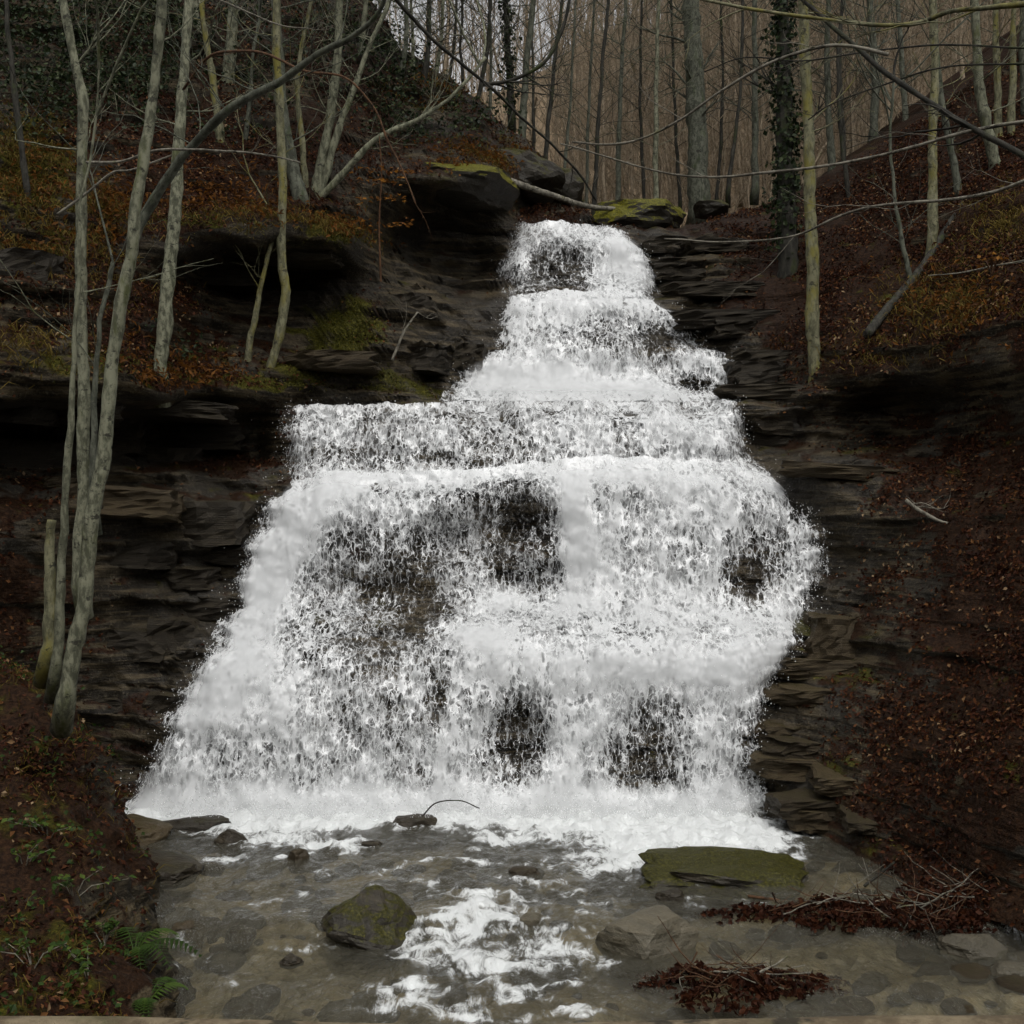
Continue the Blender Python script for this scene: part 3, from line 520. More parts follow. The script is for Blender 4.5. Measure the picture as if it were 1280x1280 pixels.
# ------------------------------------------------------------------ rocks
def ico(sub):
    bm = bmesh.new(); bmesh.ops.create_icosphere(bm, subdivisions=sub, radius=1.0)
    V = np.array([v.co[:] for v in bm.verts]); Fc = np.array([[v.index for v in f.verts] for f in bm.faces]); bm.free(); return V, Fc
ICO3, ICO4, ICO2 = ico(3), ico(4), ico(2)
def rock_shape(dims, boxy, seed, geo=ICO3, rough=0.10, cuts=9):
    V, Fc = geo; r = np.random.RandomState(seed); V = V.copy()
    mx = np.abs(V).max(1)[:, None]; V = V * (1 - boxy) + V / mx * boxy * 0.86
    for _ in range(cuts):
        nrm = r.normal(size=3); nrm[2] *= 0.5; nrm /= np.linalg.norm(nrm); dd = r.uniform(0.62, 0.9) * (1 + 0.25 * boxy)
        V -= np.maximum(0, V @ nrm - dd)[:, None] * nrm
    V = V + V * (rough * fbm(V, 1.6, 4, 0.55, seed * 0.37))[:, None]
    return V * np.array(dims), Fc
def block_shape(seed):
    bm = bmesh.new(); bmesh.ops.create_cube(bm, size=2.0); bmesh.ops.subdivide_edges(bm, edges=bm.edges[:], cuts=7, use_grid_fill=True); bmesh.ops.triangulate(bm, faces=bm.faces[:])
    V = np.array([v.co[:] for v in bm.verts]); Fc = np.array([[v.index for v in f.verts] for f in bm.faces]); bm.free(); r = np.random.RandomState(seed)
    for _ in range(5):
        nr_ = r.normal(size=3); nr_[2] *= 0.25; nr_ /= np.linalg.norm(nr_); V -= np.maximum(0, V @ nr_ - r.uniform(0.95, 1.2))[:, None] * nr_
    V[:, 0] += 0.16 * fbm(V * [0.3, 1, 1], 1.6, 3, .6, seed); V[:, 1] += 0.2 * fbm(V * [1.6, .3, .5], 1.5, 4, .65, seed + 3); V[:, 2] += 0.09 * fbm(V * [2.2, 1.2, .5], 1.1, 4, .65, seed + 7)
    return V, Fc
slab_me = [mesh_data('slab', *block_shape(40 + k), M['slab'], False) for k in range(7)] + \
          [mesh_data('slab', *block_shape(60 + k), M['slab_brown'], False) for k in range(7)]
rr = np.random.RandomState(21)
def place_slab(u, v, wpx, hpx, brown, out=0.05, dep=None):
    y = float(depth(u, v)) if dep is None else dep; p = at(u, v, y)
    o = inst('slab', slab_me[rr.randint(7) + (7 if brown else 0)], gorge)
    o.location = (p[0], p[1] + 0.22 - out, p[2]); o.scale = (wpx * y / F / 2, 0.42, hpx * y / F / 2)
    s = np.clip((u - 960) / 300, 0, 1) * 0.6 - np.clip((300 - u) / 300, 0, 1) * 0.35
    o.rotation_euler = (rr.uniform(-.08, .08), rr.uniform(-.05, .05) + 0.03, -s + rr.uniform(-.2, .2)); return o
SL = []  # u, v, width, height, brown
for v, u0, u1, h, b in [(312, 810, 880, 13, 0), (328, 820, 910, 12, 0), (345, 830, 905, 12, 0), (362, 835, 930, 13, 0), (380, 850, 945, 13, 0), (398, 868, 955, 14, 0), (416, 885, 965, 13, 0), (434, 900, 985, 14, 0), (452, 918, 1000, 14, 0), (470, 922, 1005, 16, 0), (488, 925, 1010, 13, 0),
                        (506, 930, 1025, 10, 1), (530, 935, 1020, 22, 0), (552, 938, 1010, 18, 0), (590, 1010, 1180, 12, 1), (622, 1012, 1110, 30, 1), (655, 1022, 1130, 14, 0), (685, 1030, 1110, 26, 1), (728, 1035, 1190, 34, 1), (768, 1025, 1120, 26, 1), (800, 1010, 1160, 36, 1), (838, 985, 1090, 26, 1),
                        (868, 975, 1060, 20, 1), (895, 960, 1070, 18, 1), (918, 955, 1080, 16, 1), (940, 955, 1060, 18, 1), (962, 955, 1100, 16, 1), (985, 965, 1090, 18, 1), (1008, 975, 1080, 18, 1), (1030, 1010, 1110, 16, 1)]:
    u = u0
    while u < u1 - 10:
        w = rr.uniform(60, 150); SL.append((u + w / 2 - 8, v + rr.uniform(-3, 3), w, h * rr.uniform(0.7, 1.2), b)); u += w * rr.uniform(0.8, 1.15)
for v, u0, u1, h, b in [(630, 105, 345, 26, 1), (655, 110, 300, 22, 0), (690, 110, 300, 22, 0), (720, 110, 280, 24, 0), (760, 110, 270, 30, 0), (805, 100, 240, 28, 0), (850, 120, 240, 24, 0), (890, 110, 220, 26, 0), (515, 0, 330, 16, 0), (545, 20, 340, 20, 0), (575, 0, 340, 20, 0), (318, 220, 430, 14, 0), (345, 250, 420, 18, 0), (375, 240, 430, 18, 0),
                        (480, 345, 430, 36, 1), (455, 365, 410, 30, 1), (420, 500, 610, 22, 0), (450, 500, 590, 22, 0), (480, 500, 565, 22, 0), (385, 500, 620, 18, 0), (345, 0, 60, 30, 0), (610, 0, 60, 14, 1)]:
    u = u0
    while u < u1 - 10:
        w = rr.uniform(45, 120); SL.append((u + w / 2 - 8, v + rr.uniform(-4, 4), w, h * rr.uniform(0.7, 1.2), b)); u += w * rr.uniform(0.8, 1.25)
for s in SL:
    if rr.rand() < 0.3 or (s[0] > 1075 and 560 < s[1] < 1000) or (s[1] > 500 and s[0] < 400 and s[0] + s[2] * .65 > 345): continue
    s = (s[0], s[1], s[2] * rr.uniform(.8, 1.3), s[3] * rr.uniform(1.0, 2.1), s[4])
    place_slab(*s, out=rr.uniform(-0.16, 0.08))
def rock(name, u, v, dims, seed, mat, label, boxy=0.3, rot=0.0, peak=0.0, *, tilt=(0, 0), y=None, rough=0.1, cat='rock', group=None):
    p = on_water(u, v) if y is None else at(u, v, y)
    V, Fc = rock_shape(dims, boxy, seed, ICO4, rough, 12); V[:, :2] *= (1 - peak * np.clip(V[:, 2:] / dims[2], -.6, 1)) ; V[:, :2] += 0.0
    o = mk(name, V, Fc, M[mat], None, False); o.location = p; o.rotation_euler = (tilt[0], tilt[1], rot)
    return tag(o, label, cat, group)
rock('boulder', 463, 1150, (0.5, 0.4, 0.27), 3, 'mossy', 'pyramid-shaped mossy green boulder standing in the stream before the falls', 0.2, 0.3, peak=0.5, tilt=(0, 0.22), rough=.2)
rock('flat_rock', 908, 1096, (0.86, 0.55, 0.16), 8, 'mossy', 'long flat moss-topped rock slab lying at the foot of the waterfall', 0.5, 0.12, tilt=(0.12, 0.05), rough=.22)
rock('boulder', 815, 1180, (0.5, 0.4, 0.3), 12, 'stone', 'rounded grey-brown boulder above the heap of wet leaves in the stream', 0.2, 0.1)
rock('stone', 665, 1166, (0.15, 0.13, 0.17), 15, 'stone', 'small yellowish stone splitting the white rapids mid-stream', 0.4, 0.4)
rock('stone', 365, 1201, (0.11, 0.08, 0.06), 18, 'slab', 'small dark round stone just above the water near the ferns', 0.1)
rock('flat_rock', 520, 1030, (0.27, 0.2, 0.1), 23, 'slab', 'dark low rock with an arched twig at the edge of the foam', 0.4, 0.2)
rock('stone', 235, 1170, (0.18, 0.16, 0.13), 25, 'slab_brown', 'reddish brown stone in the water beside the leafy bank', 0.2)
rock('stone', 300, 1172, (0.15, 0.12, 0.1), 28, 'slab', 'small dark stone between the reddish stone and the rapids', 0.2)
rock('flat_rock', 205, 1088, (0.42, 0.42, 0.13), 31, 'slab', 'flat layered ledge rock jutting from the bank into the stream', 0.6, -0.3)
rock('flat_rock', 165, 1045, (0.42, 0.4, 0.16), 33, 'slab_brown', 'brown slab with reddish end below the left foot of the falls', 0.6, -0.5, tilt=(0, 0.1))
rock('flat_rock', 245, 1032, (0.42, 0.25, 0.10), 36, 'slab', 'dark slanting slab half washed by foam at the foot of the falls', 0.6, 0.1)
rock('stone', 290, 1052, (0.2, 0.14, 0.12), 39, 'slab', 'pointed dark stone leaning in the water below the washed slab', 0.3, 0.5, tilt=(0, 0.5))
rock('stone', 372, 1076, (0.12, 0.1, 0.13), 41, 'slab_brown', 'small pointed reddish stone left of the mossy boulder', 0.3)
rock('stone', 165, 975, (0.16, 0.14, 0.2), 44, 'slab', 'dark wet stone at the left foot of the falls', 0.3, 0.3)
rock('stone', 465, 1056, (0.12, 0.07, 0.04), 47, 'slab', 'thin dark stone barely breaking the surface above the mossy boulder', 0.3)
rock('stone', 838, 1124, (0.14, 0.1, 0.1), 49, 'slab', 'small dark stone tucked under the long flat mossy rock', 0.3)
rock('stone', 655, 1090, (0.16, 0.1, 0.05), 52, 'slab_brown', 'low submerged brown stone in the calm water mid-pool', 0.3)
rock('stone', 1215, 1185, (0.3, 0.22, 0.12), 55, 'stone', 'flat greenish stone at the stream margin near the red leaves', 0.4)
rock('stone', 1265, 1220, (0.2, 0.16, 0.1), 57, 'stone', 'pale flat stone at the lower edge of the stream margin', 0.4)
rock('stone', 1165, 918, (0.2, 0.18, 0.12), 61, 'stone', 'pale pointed stone lying on the dark leaf-covered slope', 0.4, 0.4, tilt=(0, -0.4), y=13.0)
rock('boulder', 800, 276, (1.0, 0.7, 0.36), 64, 'moss_bright', 'bright green mossy boulder capping the brink above the falls', 0.35, 0.05, tilt=(0, 0.02), y=22.5)
rock('boulder', 585, 232, (0.95, 0.8, 0.34), 74, 'moss_bright', 'broad moss-capped rock overhanging the dark hollow left of the top fall', 0.45, -.1, tilt=(0, 0.12), y=20.6)
rock('boulder', 655, 222, (0.8, 0.7, 0.4), 76, 'mossy', 'dark mossy rock on the slope between the moss-capped rock and the brink', 0.4, .2, tilt=(0, 0.45), y=22.6)
rock('boulder', 705, 236, (0.5, 0.5, 0.36), 78, 'mossy', 'dark rock at the lower end of the ridge above the fallen branch', 0.4, .3, tilt=(0, 0.5), y=23.2)
rock('boulder', 735, 290, (0.3, 0.4, 0.25), 66, 'mossy', 'small mossy rock beside the brink of the falls', 0.3, 0, tilt=(0, 0), y=22.7)
rock('boulder', 890, 262, (0.42, 0.4, 0.16), 69, 'mossy', 'low mossy stone among fallen leaves beyond the brink', 0.4, 0, tilt=(0, 0), y=24.0)
peb = [mesh_data('stone', *rock_shape((1, 1, .6), 0.25, 80 + k, ICO2, 0.15, 8), M['stone' if k % 2 else 'slab_brown'], True) for k in range(8)]
big = [o for o in bpy.data.objects if o.name.startswith(('boulder', 'flat_rock')) and o.location.y < 14]
for k in range(480):
    x, y = rr.uniform(-3.8, 5.2), rr.uniform(8.0, 13.5)
    if x < xedge(y) + 0.2 or min((x - b.location.x) ** 2 + (y - b.location.y) ** 2 for b in big) < 0.4: continue
    z = SZ[np.argmin(np.abs(sy[:, 0] - y)), np.argmin(np.abs(sx[0] - x))]
    o = inst('stone', peb[rr.randint(8)], bed); s = rr.uniform(0.05, 0.19) if rr.rand() < .8 else rr.uniform(.15, .3)
    o.location = (x, y, z + s * 0.1); o.scale = (s, s * rr.uniform(.6, 1), s * rr.uniform(.5, .9)); o.rotation_euler = (0, 0, rr.uniform(0, 6.3))

# ------------------------------------------------------------------ scatter helpers: leaves, blades
def leaves(P, Nrm, size, rs, tilt=0.5, width=0.62):
    """folded diamond leaves, 4 verts / 2 tris; returns V, F, tone"""
    m = len(P); nn = Nrm + rs.normal(size=(m, 3)) * tilt; nn /= np.linalg.norm(nn, axis=1)[:, None]
    t = np.cross(nn, rs.normal(size=(m, 3))); t /= np.linalg.norm(t, axis=1)[:, None]; b = np.cross(nn, t)
    s = np.broadcast_to(size, (m,))[:, None]; lift = nn * s * rs.uniform(0.0, 0.35, (m, 1))
    V = np.stack([P - t * s * 0.5, P + b * s * width / 2 + lift, P + t * s * 0.5, P - b * s * width / 2 + lift], 1) + (nn * s * 0.15)[:, None]
    base = (np.arange(m) * 4)[:, None]; Fc = np.concatenate([base + [[0, 1, 2]], base + [[0, 2, 3]]])
    return V.reshape(-1, 3), Fc, np.repeat(rs.rand(m), 4)
def blades(P, length, rs, spread=0.5, width=0.006, droop=0.4):
    m = len(P); d = np.stack([rs.normal(size=m) * spread, rs.normal(size=m) * spread, np.ones(m)], -1); d /= np.linalg.norm(d, axis=1)[:, None]
    l = np.broadcast_to(length, (m,))[:, None] * rs.uniform(0.6, 1.2, (m, 1)); side = np.cross(d, rs.normal(size=(m, 3))); side /= np.linalg.norm(side, axis=1)[:, None]; side = side * width
    mid = P + d * l * 0.55; tip = P + d * l; tip[:, 2] -= (l[:, 0] * droop * rs.uniform(0.3, 1.3, m)); tip[:, :2] += d[:, :2] * l * 0.4
    V = np.stack([P - side, P + side, mid + side * 0.8, mid - side * 0.8, tip], 1); b = (np.arange(m) * 5)[:, None]
    return V.reshape(-1, 3), [b + [[0, 1, 2, 3]], b + [[3, 2, 4]]], np.repeat(rs.rand(m), 5)
ls = np.random.RandomState(31)
def pick(w, m):
    w = (w * Ar).ravel(); i = ls.choice(len(w), m, p=w / w.sum()); j = ls.rand(m, 1) - 0.5
    return Cc.reshape(-1, 3)[i] + ls.normal(size=(m, 3)) * 0.025, Nn.reshape(-1, 3)[i]
up = np.clip(Nn[..., 2] + 0.15, 0, 1)
visible = (cu > -120) & (cu < 1400) & (cv > -80)
patch = np.clip(0.5 + 1.2 * fbm(Cc, 0.9, 3, 0.5, 12), 0.02, 1)
wgt = np.clip(cl - 0.12, 0, 1) * (up ** 1.2 + 0.03) * visible * patch
p1, n1_ = pick(wgt, 100000)
ledge = (np.clip(Nn[..., 2] - 0.35, 0, 1)) * (1 - infall[:-1, :-1]) * visible * (0.12 + cl)
p2, n2_ = pick(ledge, 9000)
fb_ = np.stack([BP[:-1, :-1], BP[1:, 1:]], 0).mean(0).reshape(-1, 3); wb = blit[:-1, :-1].ravel() * (fb_[:, 1] > 6.5) * np.clip(0.5 + 1.2 * fbm(fb_, 1.2, 3, .5, 4), 0.05, 1); ib = ls.choice(len(fb_), 15000, p=wb / wb.sum())
p3 = fb_[ib] + ls.normal(size=(15000, 3)) * 0.03; n3_ = np.tile([[0.4, -0.2, 1.0]], (15000, 1))
PL = np.concatenate([p1, p2, p3]); NL = np.concatenate([n1_, n2_, n3_])
V, Fc, tone = leaves(PL, NL, ls.uniform(0.032, 0.07, len(PL)), ls); tone = np.clip(tone ** 1.4 + 0.15 * np.repeat(fbm(PL, 0.7, 2), 4), 0, 1)
tag(mk('fallen_leaves', V, Fc, M['leaf'], None, False, {'tone': tone}), 'red-brown fallen leaves covering the slopes of the gorge', 'fallen leaves', kind='stuff')
# hillside litter beyond the brink
m = 14000; y = ls.uniform(24.2, 34, m); x = (ls.uniform(0.02, 0.42, m)) * y; PH = np.stack([x, y, hill_z(x, y) + 0.05], -1)
V, Fc, tone = leaves(PH, np.tile([[0, -.3, 1.]], (m, 1)), ls.uniform(0.07, 0.13, m), ls, 0.5)
tag(mk('fallen_leaves', V, Fc, M['leaf'], None, False, {'tone': tone}), 'brown leaves on the upper valley slope behind the falls', 'fallen leaves', kind='stuff')
# dry grass and moss tufts
def gpick(bl, m, upmin=0.0):
    w = np.clip(blobs(bl, cu, cv), 0, 1) * np.clip(Nn[..., 2] + 0.25 - upmin, 0, 1) * visible; return pick(w, m)
GR = [(25, 215, 45, 50, 1), (50, 290, 70, 30, .7), (130, 265, 22, 25, 1), (135, 330, 60, 40, .4), (400, 290, 45, 18, 1), (330, 285, 70, 20, .4), (240, 300, 60, 30, .3), (40, 440, 60, 30, .4), (1180, 390, 60, 40, .5), (1100, 450, 60, 25, .3), (1250, 280, 40, 30, .4), (620, 195, 50, 20, .3), (550, 110, 50, 20, .4)]
pg, _ = gpick(GR, 9000); V, Fc, tone = blades(pg, 0.22, ls, 0.8, 0.006, 0.8)
tag(mk('dry_grass', V, Fc, M['grass'], None, False, {'tone': tone}), 'dry yellow grass tufts hanging over the rock shelves', 'grass', kind='stuff')
pg, _ = pick(np.clip(cm - 0.25, 0, 1) * (up + 0.1) * visible, 14000); V, Fc, tone = blades(pg, 0.045, ls, 0.7, 0.006, 0.3)
tag(mk('moss', V, Fc, M['mossgrass'], None, False, {'tone': tone}), 'olive green moss growing on ledges and rock noses', 'moss', kind='stuff')
BK = [(140, 270, 25, 35, 1), (270, 240, 60, 25, .5), (420, 285, 40, 15, .8), (330, 270, 40, 20, .4), (60, 300, 60, 30, .4), (200, 470, 60, 15, .7), (255, 490, 25, 15, .8), (180, 420, 40, 25, .4), (600, 200, 60, 20, .4), (1200, 390, 60, 40, .5), (540, 110, 40, 20, .4), (40, 230, 50, 40, .4)]
pb, nb_ = gpick(BK, 3200); V, Fc, tone = leaves(pb + nb_ * ls.uniform(0.02, 0.14, (len(pb), 1)), nb_, ls.uniform(0.06, 0.12, len(pb)), ls, 0.6, 0.35)
tag(mk('dead_bracken_leaves', V, Fc, M['leaf_orange'], None, False, {'tone': tone * .7}), 'orange-brown dead bracken on the rock shelves of the left slope', 'bracken', kind='stuff')
ig = ls.choice(len(fb_), 4200, p=wb / wb.sum()); V, Fc, tone = blades(fb_[ig] + ls.normal(size=(4200, 3)) * .02, 0.16, ls, 0.9, 0.004, 0.8)
tag(mk('bank_grass', V, Fc, M['grass'], None, False, {'tone': tone * .8}), 'sparse dry grass and stalks among leaves on the near left bank', 'grass', kind='stuff')
ig = ls.choice(len(fb_), 1500, p=wb / wb.sum()); pp = np.repeat(fb_[ig[:170]], 9, 0) + ls.normal(size=(1530, 3)) * .07 + [0, 0, .06]; V, Fc, tone = leaves(pp, np.tile([[0.2, -.4, .8]], (1530, 1)), ls.uniform(.03, .06, 1530), ls, .6, .7)
tag(mk('low_undergrowth', V, Fc, M['green'], None, False, {'tone': tone * .5}), 'low dark green ground plants scattered over the near left bank', 'undergrowth', kind='stuff')
# dark evergreen undergrowth high on the left slope
IV = [(100, 60, 110, 60, 1), (200, 40, 60, 40, .9), (60, 130, 60, 40, .7), (170, 110, 40, 40, .6), (300, 150, 50, 40, .35), (490, 120, 40, 50, .8), (560, 150, 40, 25, .5), (600, 150, 40, 20, .5), (350, 60, 80, 50, .4), (450, 60, 50, 50, .5), (215, 440, 30, 25, .3)]
pi_, ni_ = gpick(IV, 1100); ce = pi_ + ni_ * ls.uniform(0.05, 0.5, (len(pi_), 1))
pp = np.repeat(ce, 9, 0) + ls.normal(size=(len(ce) * 9, 3)) * 0.12
V, Fc, tone = leaves(pp, np.tile([[0, -.5, .7]], (len(pp), 1)), ls.uniform(0.05, 0.1, len(pp)), ls, 0.7, 0.7)
tag(mk('undergrowth', V, Fc, M['ivy'], None, False, {'tone': tone}), 'dark evergreen undergrowth and ivy on the upper left slope', 'undergrowth', kind='stuff')

# ------------------------------------------------------------------ trees
def bank_at(u, v):
    for y in np.arange(6, 16, 0.03):
        p = at(u, v, y)
        if p[2] < bank_z(p[0], np.array(y)): return y
    return 10.0
def surf(u, v):
    c = int(round(np.clip((u + 220) / 1720 * (nc - 1), 0, nc - 1))); r = int(round(np.clip((v - vt[c]) / (vb[c] - vt[c]), 0, 1) * (nr - 1)))
    return float(G[r, c, 1]), (v - vt[c]) > -4
ts = np.random.RandomState(77)
def twigs(T, p, d, L, r, level, sides=4):
    n = 6; P = [p]; dd = d.copy()
    for _ in range(n):
        dd = dd + ts.normal(size=3) * 0.16 + np.array([0, 0, 0.06]); dd /= np.linalg.norm(dd); P.append(P[-1] + dd * L / n)
    P = np.array(P); T.add(P, np.linspace(r, r * 0.3, n + 1), sides)
    if level > 0:
        for _ in range(ts.randint(3, 6)):
            k = ts.randint(1, n + 1); e = dd + ts.normal(size=3) * 0.55; e /= np.linalg.norm(e); twigs(T, P[k], e, L * ts.uniform(.4, .65), r * 0.5, level - 1, 3)
def trunk_path(px, y, ext=4.0, root=True):
    ys = [y] * len(px) if np.isscalar(y) else y
    Q = np.array([at(u, v, yy) for (u, v), yy in zip(px, ys)])
    P = crom(Q, 28 + 4 * len(Q)) if len(Q) > 2 else np.linspace(Q[0], Q[-1], 26)
    b = P[0] + (np.array([-0.1, 0.15, -0.3]) if px[0][1] > 800 else np.array([0, 0.12, -0.35])); d = P[-1] - P[-4]; d /= np.linalg.norm(d); d = d * 0.6 + np.array([0, 0, 0.4]); d /= np.linalg.norm(d)
    e = [P[-1] + d * s + np.array([0.15 * math.sin(s), 0.1 * math.cos(s * 1.3), 0]) for s in np.linspace(0.4, ext, 7)] if ext > 0 else []
    return np.vstack(([b[None]] if root else []) + [P] + ([np.array(e)] if len(e) else []))
def tree(px, y, wpx, mat, label, name='bare_tree', group=None, ext=4.0, taper=0.55, nl=7, ncr=5, stems=None, ivy=None, cat='tree', twl=1.2):
    y0 = y if np.isscalar(y) else y[0]; sd_, on = surf(*px[0])
    if on and y0 > 13.5 and abs(sd_ - y0) < 2.5:
        k_ = sd_ + 0.12 - y0; y0 += k_; y = y + k_ if np.isscalar(y) else [a + k_ for a in y]
        stems = [(a, b, (c + k_ if np.isscalar(c) else c)) for a, b, c in (stems or [])]
    elif y0 < 13.5 and px[0][1] > 800:
        k_ = bank_at(px[0][0], px[0][1] - 10) + 0.05 - y0; y0 += k_; y = y + k_
    base = at(*px[0], y0)
    e = empty(name, base); tag(e, label, cat, group); cr = Tubes()
    for si, (sp, sw, sy_) in enumerate([(px, wpx, y)] + (stems or [])):
        P = trunk_path(sp, sy_, ext, px[0] != (168, 300)); P = P + 0.022 * np.stack([fbm(P, 1.3, 3, .6, si + len(label)), fbm(P, 1.3, 3, .6, 9 + si), 0 * P[:, 0]], -1); yy = sy_ if np.isscalar(sy_) else sy_[0]; r = sw * yy / F / 2
        rad = r * np.linspace(1.12, taper, len(P)) * (1 + 0.16 * fbm(P, 2.6, 3, .6, 3 + si)); rad[0] *= 1.25; rad[1] *= 1.12
        T = Tubes(); T.add(P, rad, 10, 0.14, si); T.build('trunk', M[mat], e, base)
        for _ in range(int(nl * 1.8)):          # side twigs low on the trunk
            k = ts.randint(int(len(P) * (0.5 if px[0][1] > 450 else 0.25)), len(P) - 1); a = ts.uniform(0, 6.28)
            d = np.array([math.cos(a), math.sin(a) * 0.6, ts.uniform(0.2, 0.9)]); d /= np.linalg.norm(d)
            twigs(cr, P[k], d, ts.uniform(0.5, 1.2) * twl, max(0.005, r * 0.16), 1)
        for _ in range(ncr):         # limbs of the crown
            k = ts.randint(len(P) - 7, len(P)); a = ts.uniform(0, 6.28)
            d = np.array([math.cos(a) * .6, math.sin(a) * .6, ts.uniform(0.5, 1.1)]); d /= np.linalg.norm(d)
            twigs(cr, P[k], d, ts.uniform(1.5, 3.0), r * 0.4, 1)
    if cr.V: cr.build('crown', M[mat], e, base)
    if ivy:
        P = trunk_path(px, y, 0); v0, v1, dens, rad = ivy; m = dens
        t = ts.uniform(v0, v1, m); c = np.array([P[int(k * (len(P) - 1))] for k in t])
        a = ts.uniform(0, 6.28, m); rr_ = rad * (0.45 + 0.9 * ts.rand(m)) * (0.7 + 0.5 * np.sin(t * 30) * np.sin(t * 17 + a))
        pp = c + np.stack([np.cos(a) * rr_, np.sin(a) * rr_, ts.normal(size=m) * 0.1], -1)
        V, Fc, tone = leaves(pp, np.stack([np.cos(a), np.sin(a), 0.4 + 0 * a], -1), ts.uniform(0.06, 0.11, m), ts, 0.6, 0.8)
        mk('ivy', V - base, Fc, M['ivy'], e, False, {'tone': tone})
    return e
# left foreground clump
tree([(84, 872), (97, 790), (105, 740), (118, 640), (128, 570), (140, 460), (158, 350), (170, 270), (182, 190), (195, 90), (206, 0), (212, -60)], 12.2, 19, 'bark_pale', 'pale crooked stem leaning right, nearest of the multi-stemmed clump on the bank', nl=4)
tree([(100, 730), (103, 600), (104, 480), (101, 350), (101, 250), (104, 130), (90, 60), (72, -40)], 12.6, 15.5, 'bark_pale', 'straight grey stem rising through the middle of the bank clump', nl=4)
tree([(72, 832), (77, 720), (84, 600), (92, 480), (96, 380), (99, 260)], 12.4, 12, 'bark_pale', 'slender pale stem at the back of the bank clump, outermost but for the stump', ext=1.5, nl=2, ncr=2, taper=.15)
tree([(60, 812), (62, 740), (63, 650)], 12.3, 14, 'bark_yellow', 'short broken stump beside the multi-stemmed clump', 'tree_stump', ext=0, taper=0.85, nl=0, ncr=0, cat='stump')
tree([(116, 625), (118, 540), (119, 470), (124, 400)], 12.5, 9, 'bark_grey', 'thin mossy spur stem forking inside the bank clump', ext=0.6, nl=2, ncr=1)
tree([(200, 472), (204, 420), (213, 320), (220, 250), (224, 170), (230, 90), (236, 0), (238, -60)], 15.2, 17, 'bark_pale', 'smooth pale trunk standing on the leafy shelf right of the bank clump', nl=4)
tree([(168, 300), (185, 262), (225, 200), (290, 135), (350, 102), (400, 66), (440, 47), (470, 20), (485, -20)], [12.6, 12.6, 12.4, 12, 11.8, 11.6, 11.4, 11.2, 11], 12, 'bark_grey', 'thin dark trunk leaning far right across the upper left slope', ext=1.0, taper=0.28, nl=8, ncr=1)
tree([(336, 470), (350, 420), (357, 370), (352, 320), (352, 220), (348, 120), (346, 40), (345, -60)], 16.7, 11, 'bark_yellow', 'mossy bent trunk with a kinked foot on the dark rock shelf', nl=4, taper=0.8)
tree([(308, 462), (318, 400), (328, 350), (336, 315)], 16.7, 8, 'bark_yellow', 'short thin mossy stem beside the kinked trunk', ext=0.8, nl=2, ncr=1)
tree([(376, 250), (360, 190), (350, 110), (345, 30), (342, -50)], 18.3, 17, 'bark_grey', 'greenish trunk leaning left from the coppice stool above the mossy ledge', nl=5)
tree([(392, 245), (410, 165), (420, 90), (424, 0), (426, -50)], 18.4, 12, 'bark_pale', 'pale upright stem in the middle of the coppice stool', nl=5,
     stems=[([(400, 240), (428, 150), (448, 95), (470, 40)], 9, 18.4)])
tree([(398, 250), (440, 205), (470, 175), (520, 150), (560, 125)], [18.3, 18.2, 18.1, 18, 18], 9, 'bark_pale', 'low stem bending out right from the coppice stool', ext=0.8, nl=4, ncr=2, taper=.4)
tree([(384, 245), (378, 180), (372, 110), (376, 60)], 18.6, 8, 'bark_yellow', 'thin lichen-yellow stem at the back of the coppice stool', ext=1.5, nl=3, ncr=1)
tree([(278, 185), (268, 120), (258, 50), (246, -30)], 19.0, 10, 'bark_yellow', 'slim crooked trunk between the smooth pale trunk and the coppice', nl=4)
tree([(306, 180), (312, 130), (316, 60)], 19.2, 6, 'bark_grey', 'very thin sapling on the upper leafy slope', 'sapling', ext=1.5, nl=5)
tree([(285, 110), (290, 40), (292, -40)], 20.6, 15, 'bark_pale', 'stout pale trunk high on the slope behind the coppice', nl=3)
tree([(452, 70), (460, -20)], 22.3, 8, 'bark_pale', 'pale trunk at the top of the slope left of the ridge trees', nl=4)
tree([(35, 260), (24, 160), (12, 60), (5, -40)], 17.2, 8, 'bark_dark', 'dark crooked stem among evergreens at the upper left edge', nl=5)
tree([(250, 70), (243, 0), (240, -50)], 21, 9, 'bark_pale', 'pale narrow trunk right behind the smooth pale trunk', nl=3)
# ridge trees against the sky
RG = [(498, 100, 508, 9, 22.6, 'bark_grey', 'first grey trunk at the left end of the ridge'), (516, 95, 512, 6, 23.0, 'bark_pale', 'thin pale trunk on the ridge beside the first grey one'), (528, 105, 538, 9, 22.8, 'bark_dark', 'dark trunk with a pale edge on the ridge crest'),
      (543, 100, 556, 7, 23.2, 'bark_pale', 'pale slightly leaning trunk on the ridge crest'), (560, 95, 572, 5, 24, 'bark_dark', 'thin dark stem on the ridge against white sky'), (580, 110, 578, 5, 24.5, 'bark_dark', 'thin straight dark stem near the middle of the ridge'),
      (596, 118, 616, 7, 23.5, 'bark_dark', 'dark stem leaning right in the middle of the ridge'), (612, 135, 608, 5, 25, 'bark_grey', 'faint grey stem behind the leaning ridge stem'), (652, 170, 672, 12, 23.8, 'bark_grey', 'stout greenish trunk where the ridge starts to drop'),
      (668, 182, 664, 5, 26, 'bark_dark', 'thin dark stem beside the stout greenish trunk'), (682, 190, 708, 7, 24.5, 'bark_dark', 'dark stem leaning right on the dropping ridge'), (705, 215, 722, 5, 25.5, 'bark_grey', 'last thin stem on the ridge before the far valley')]
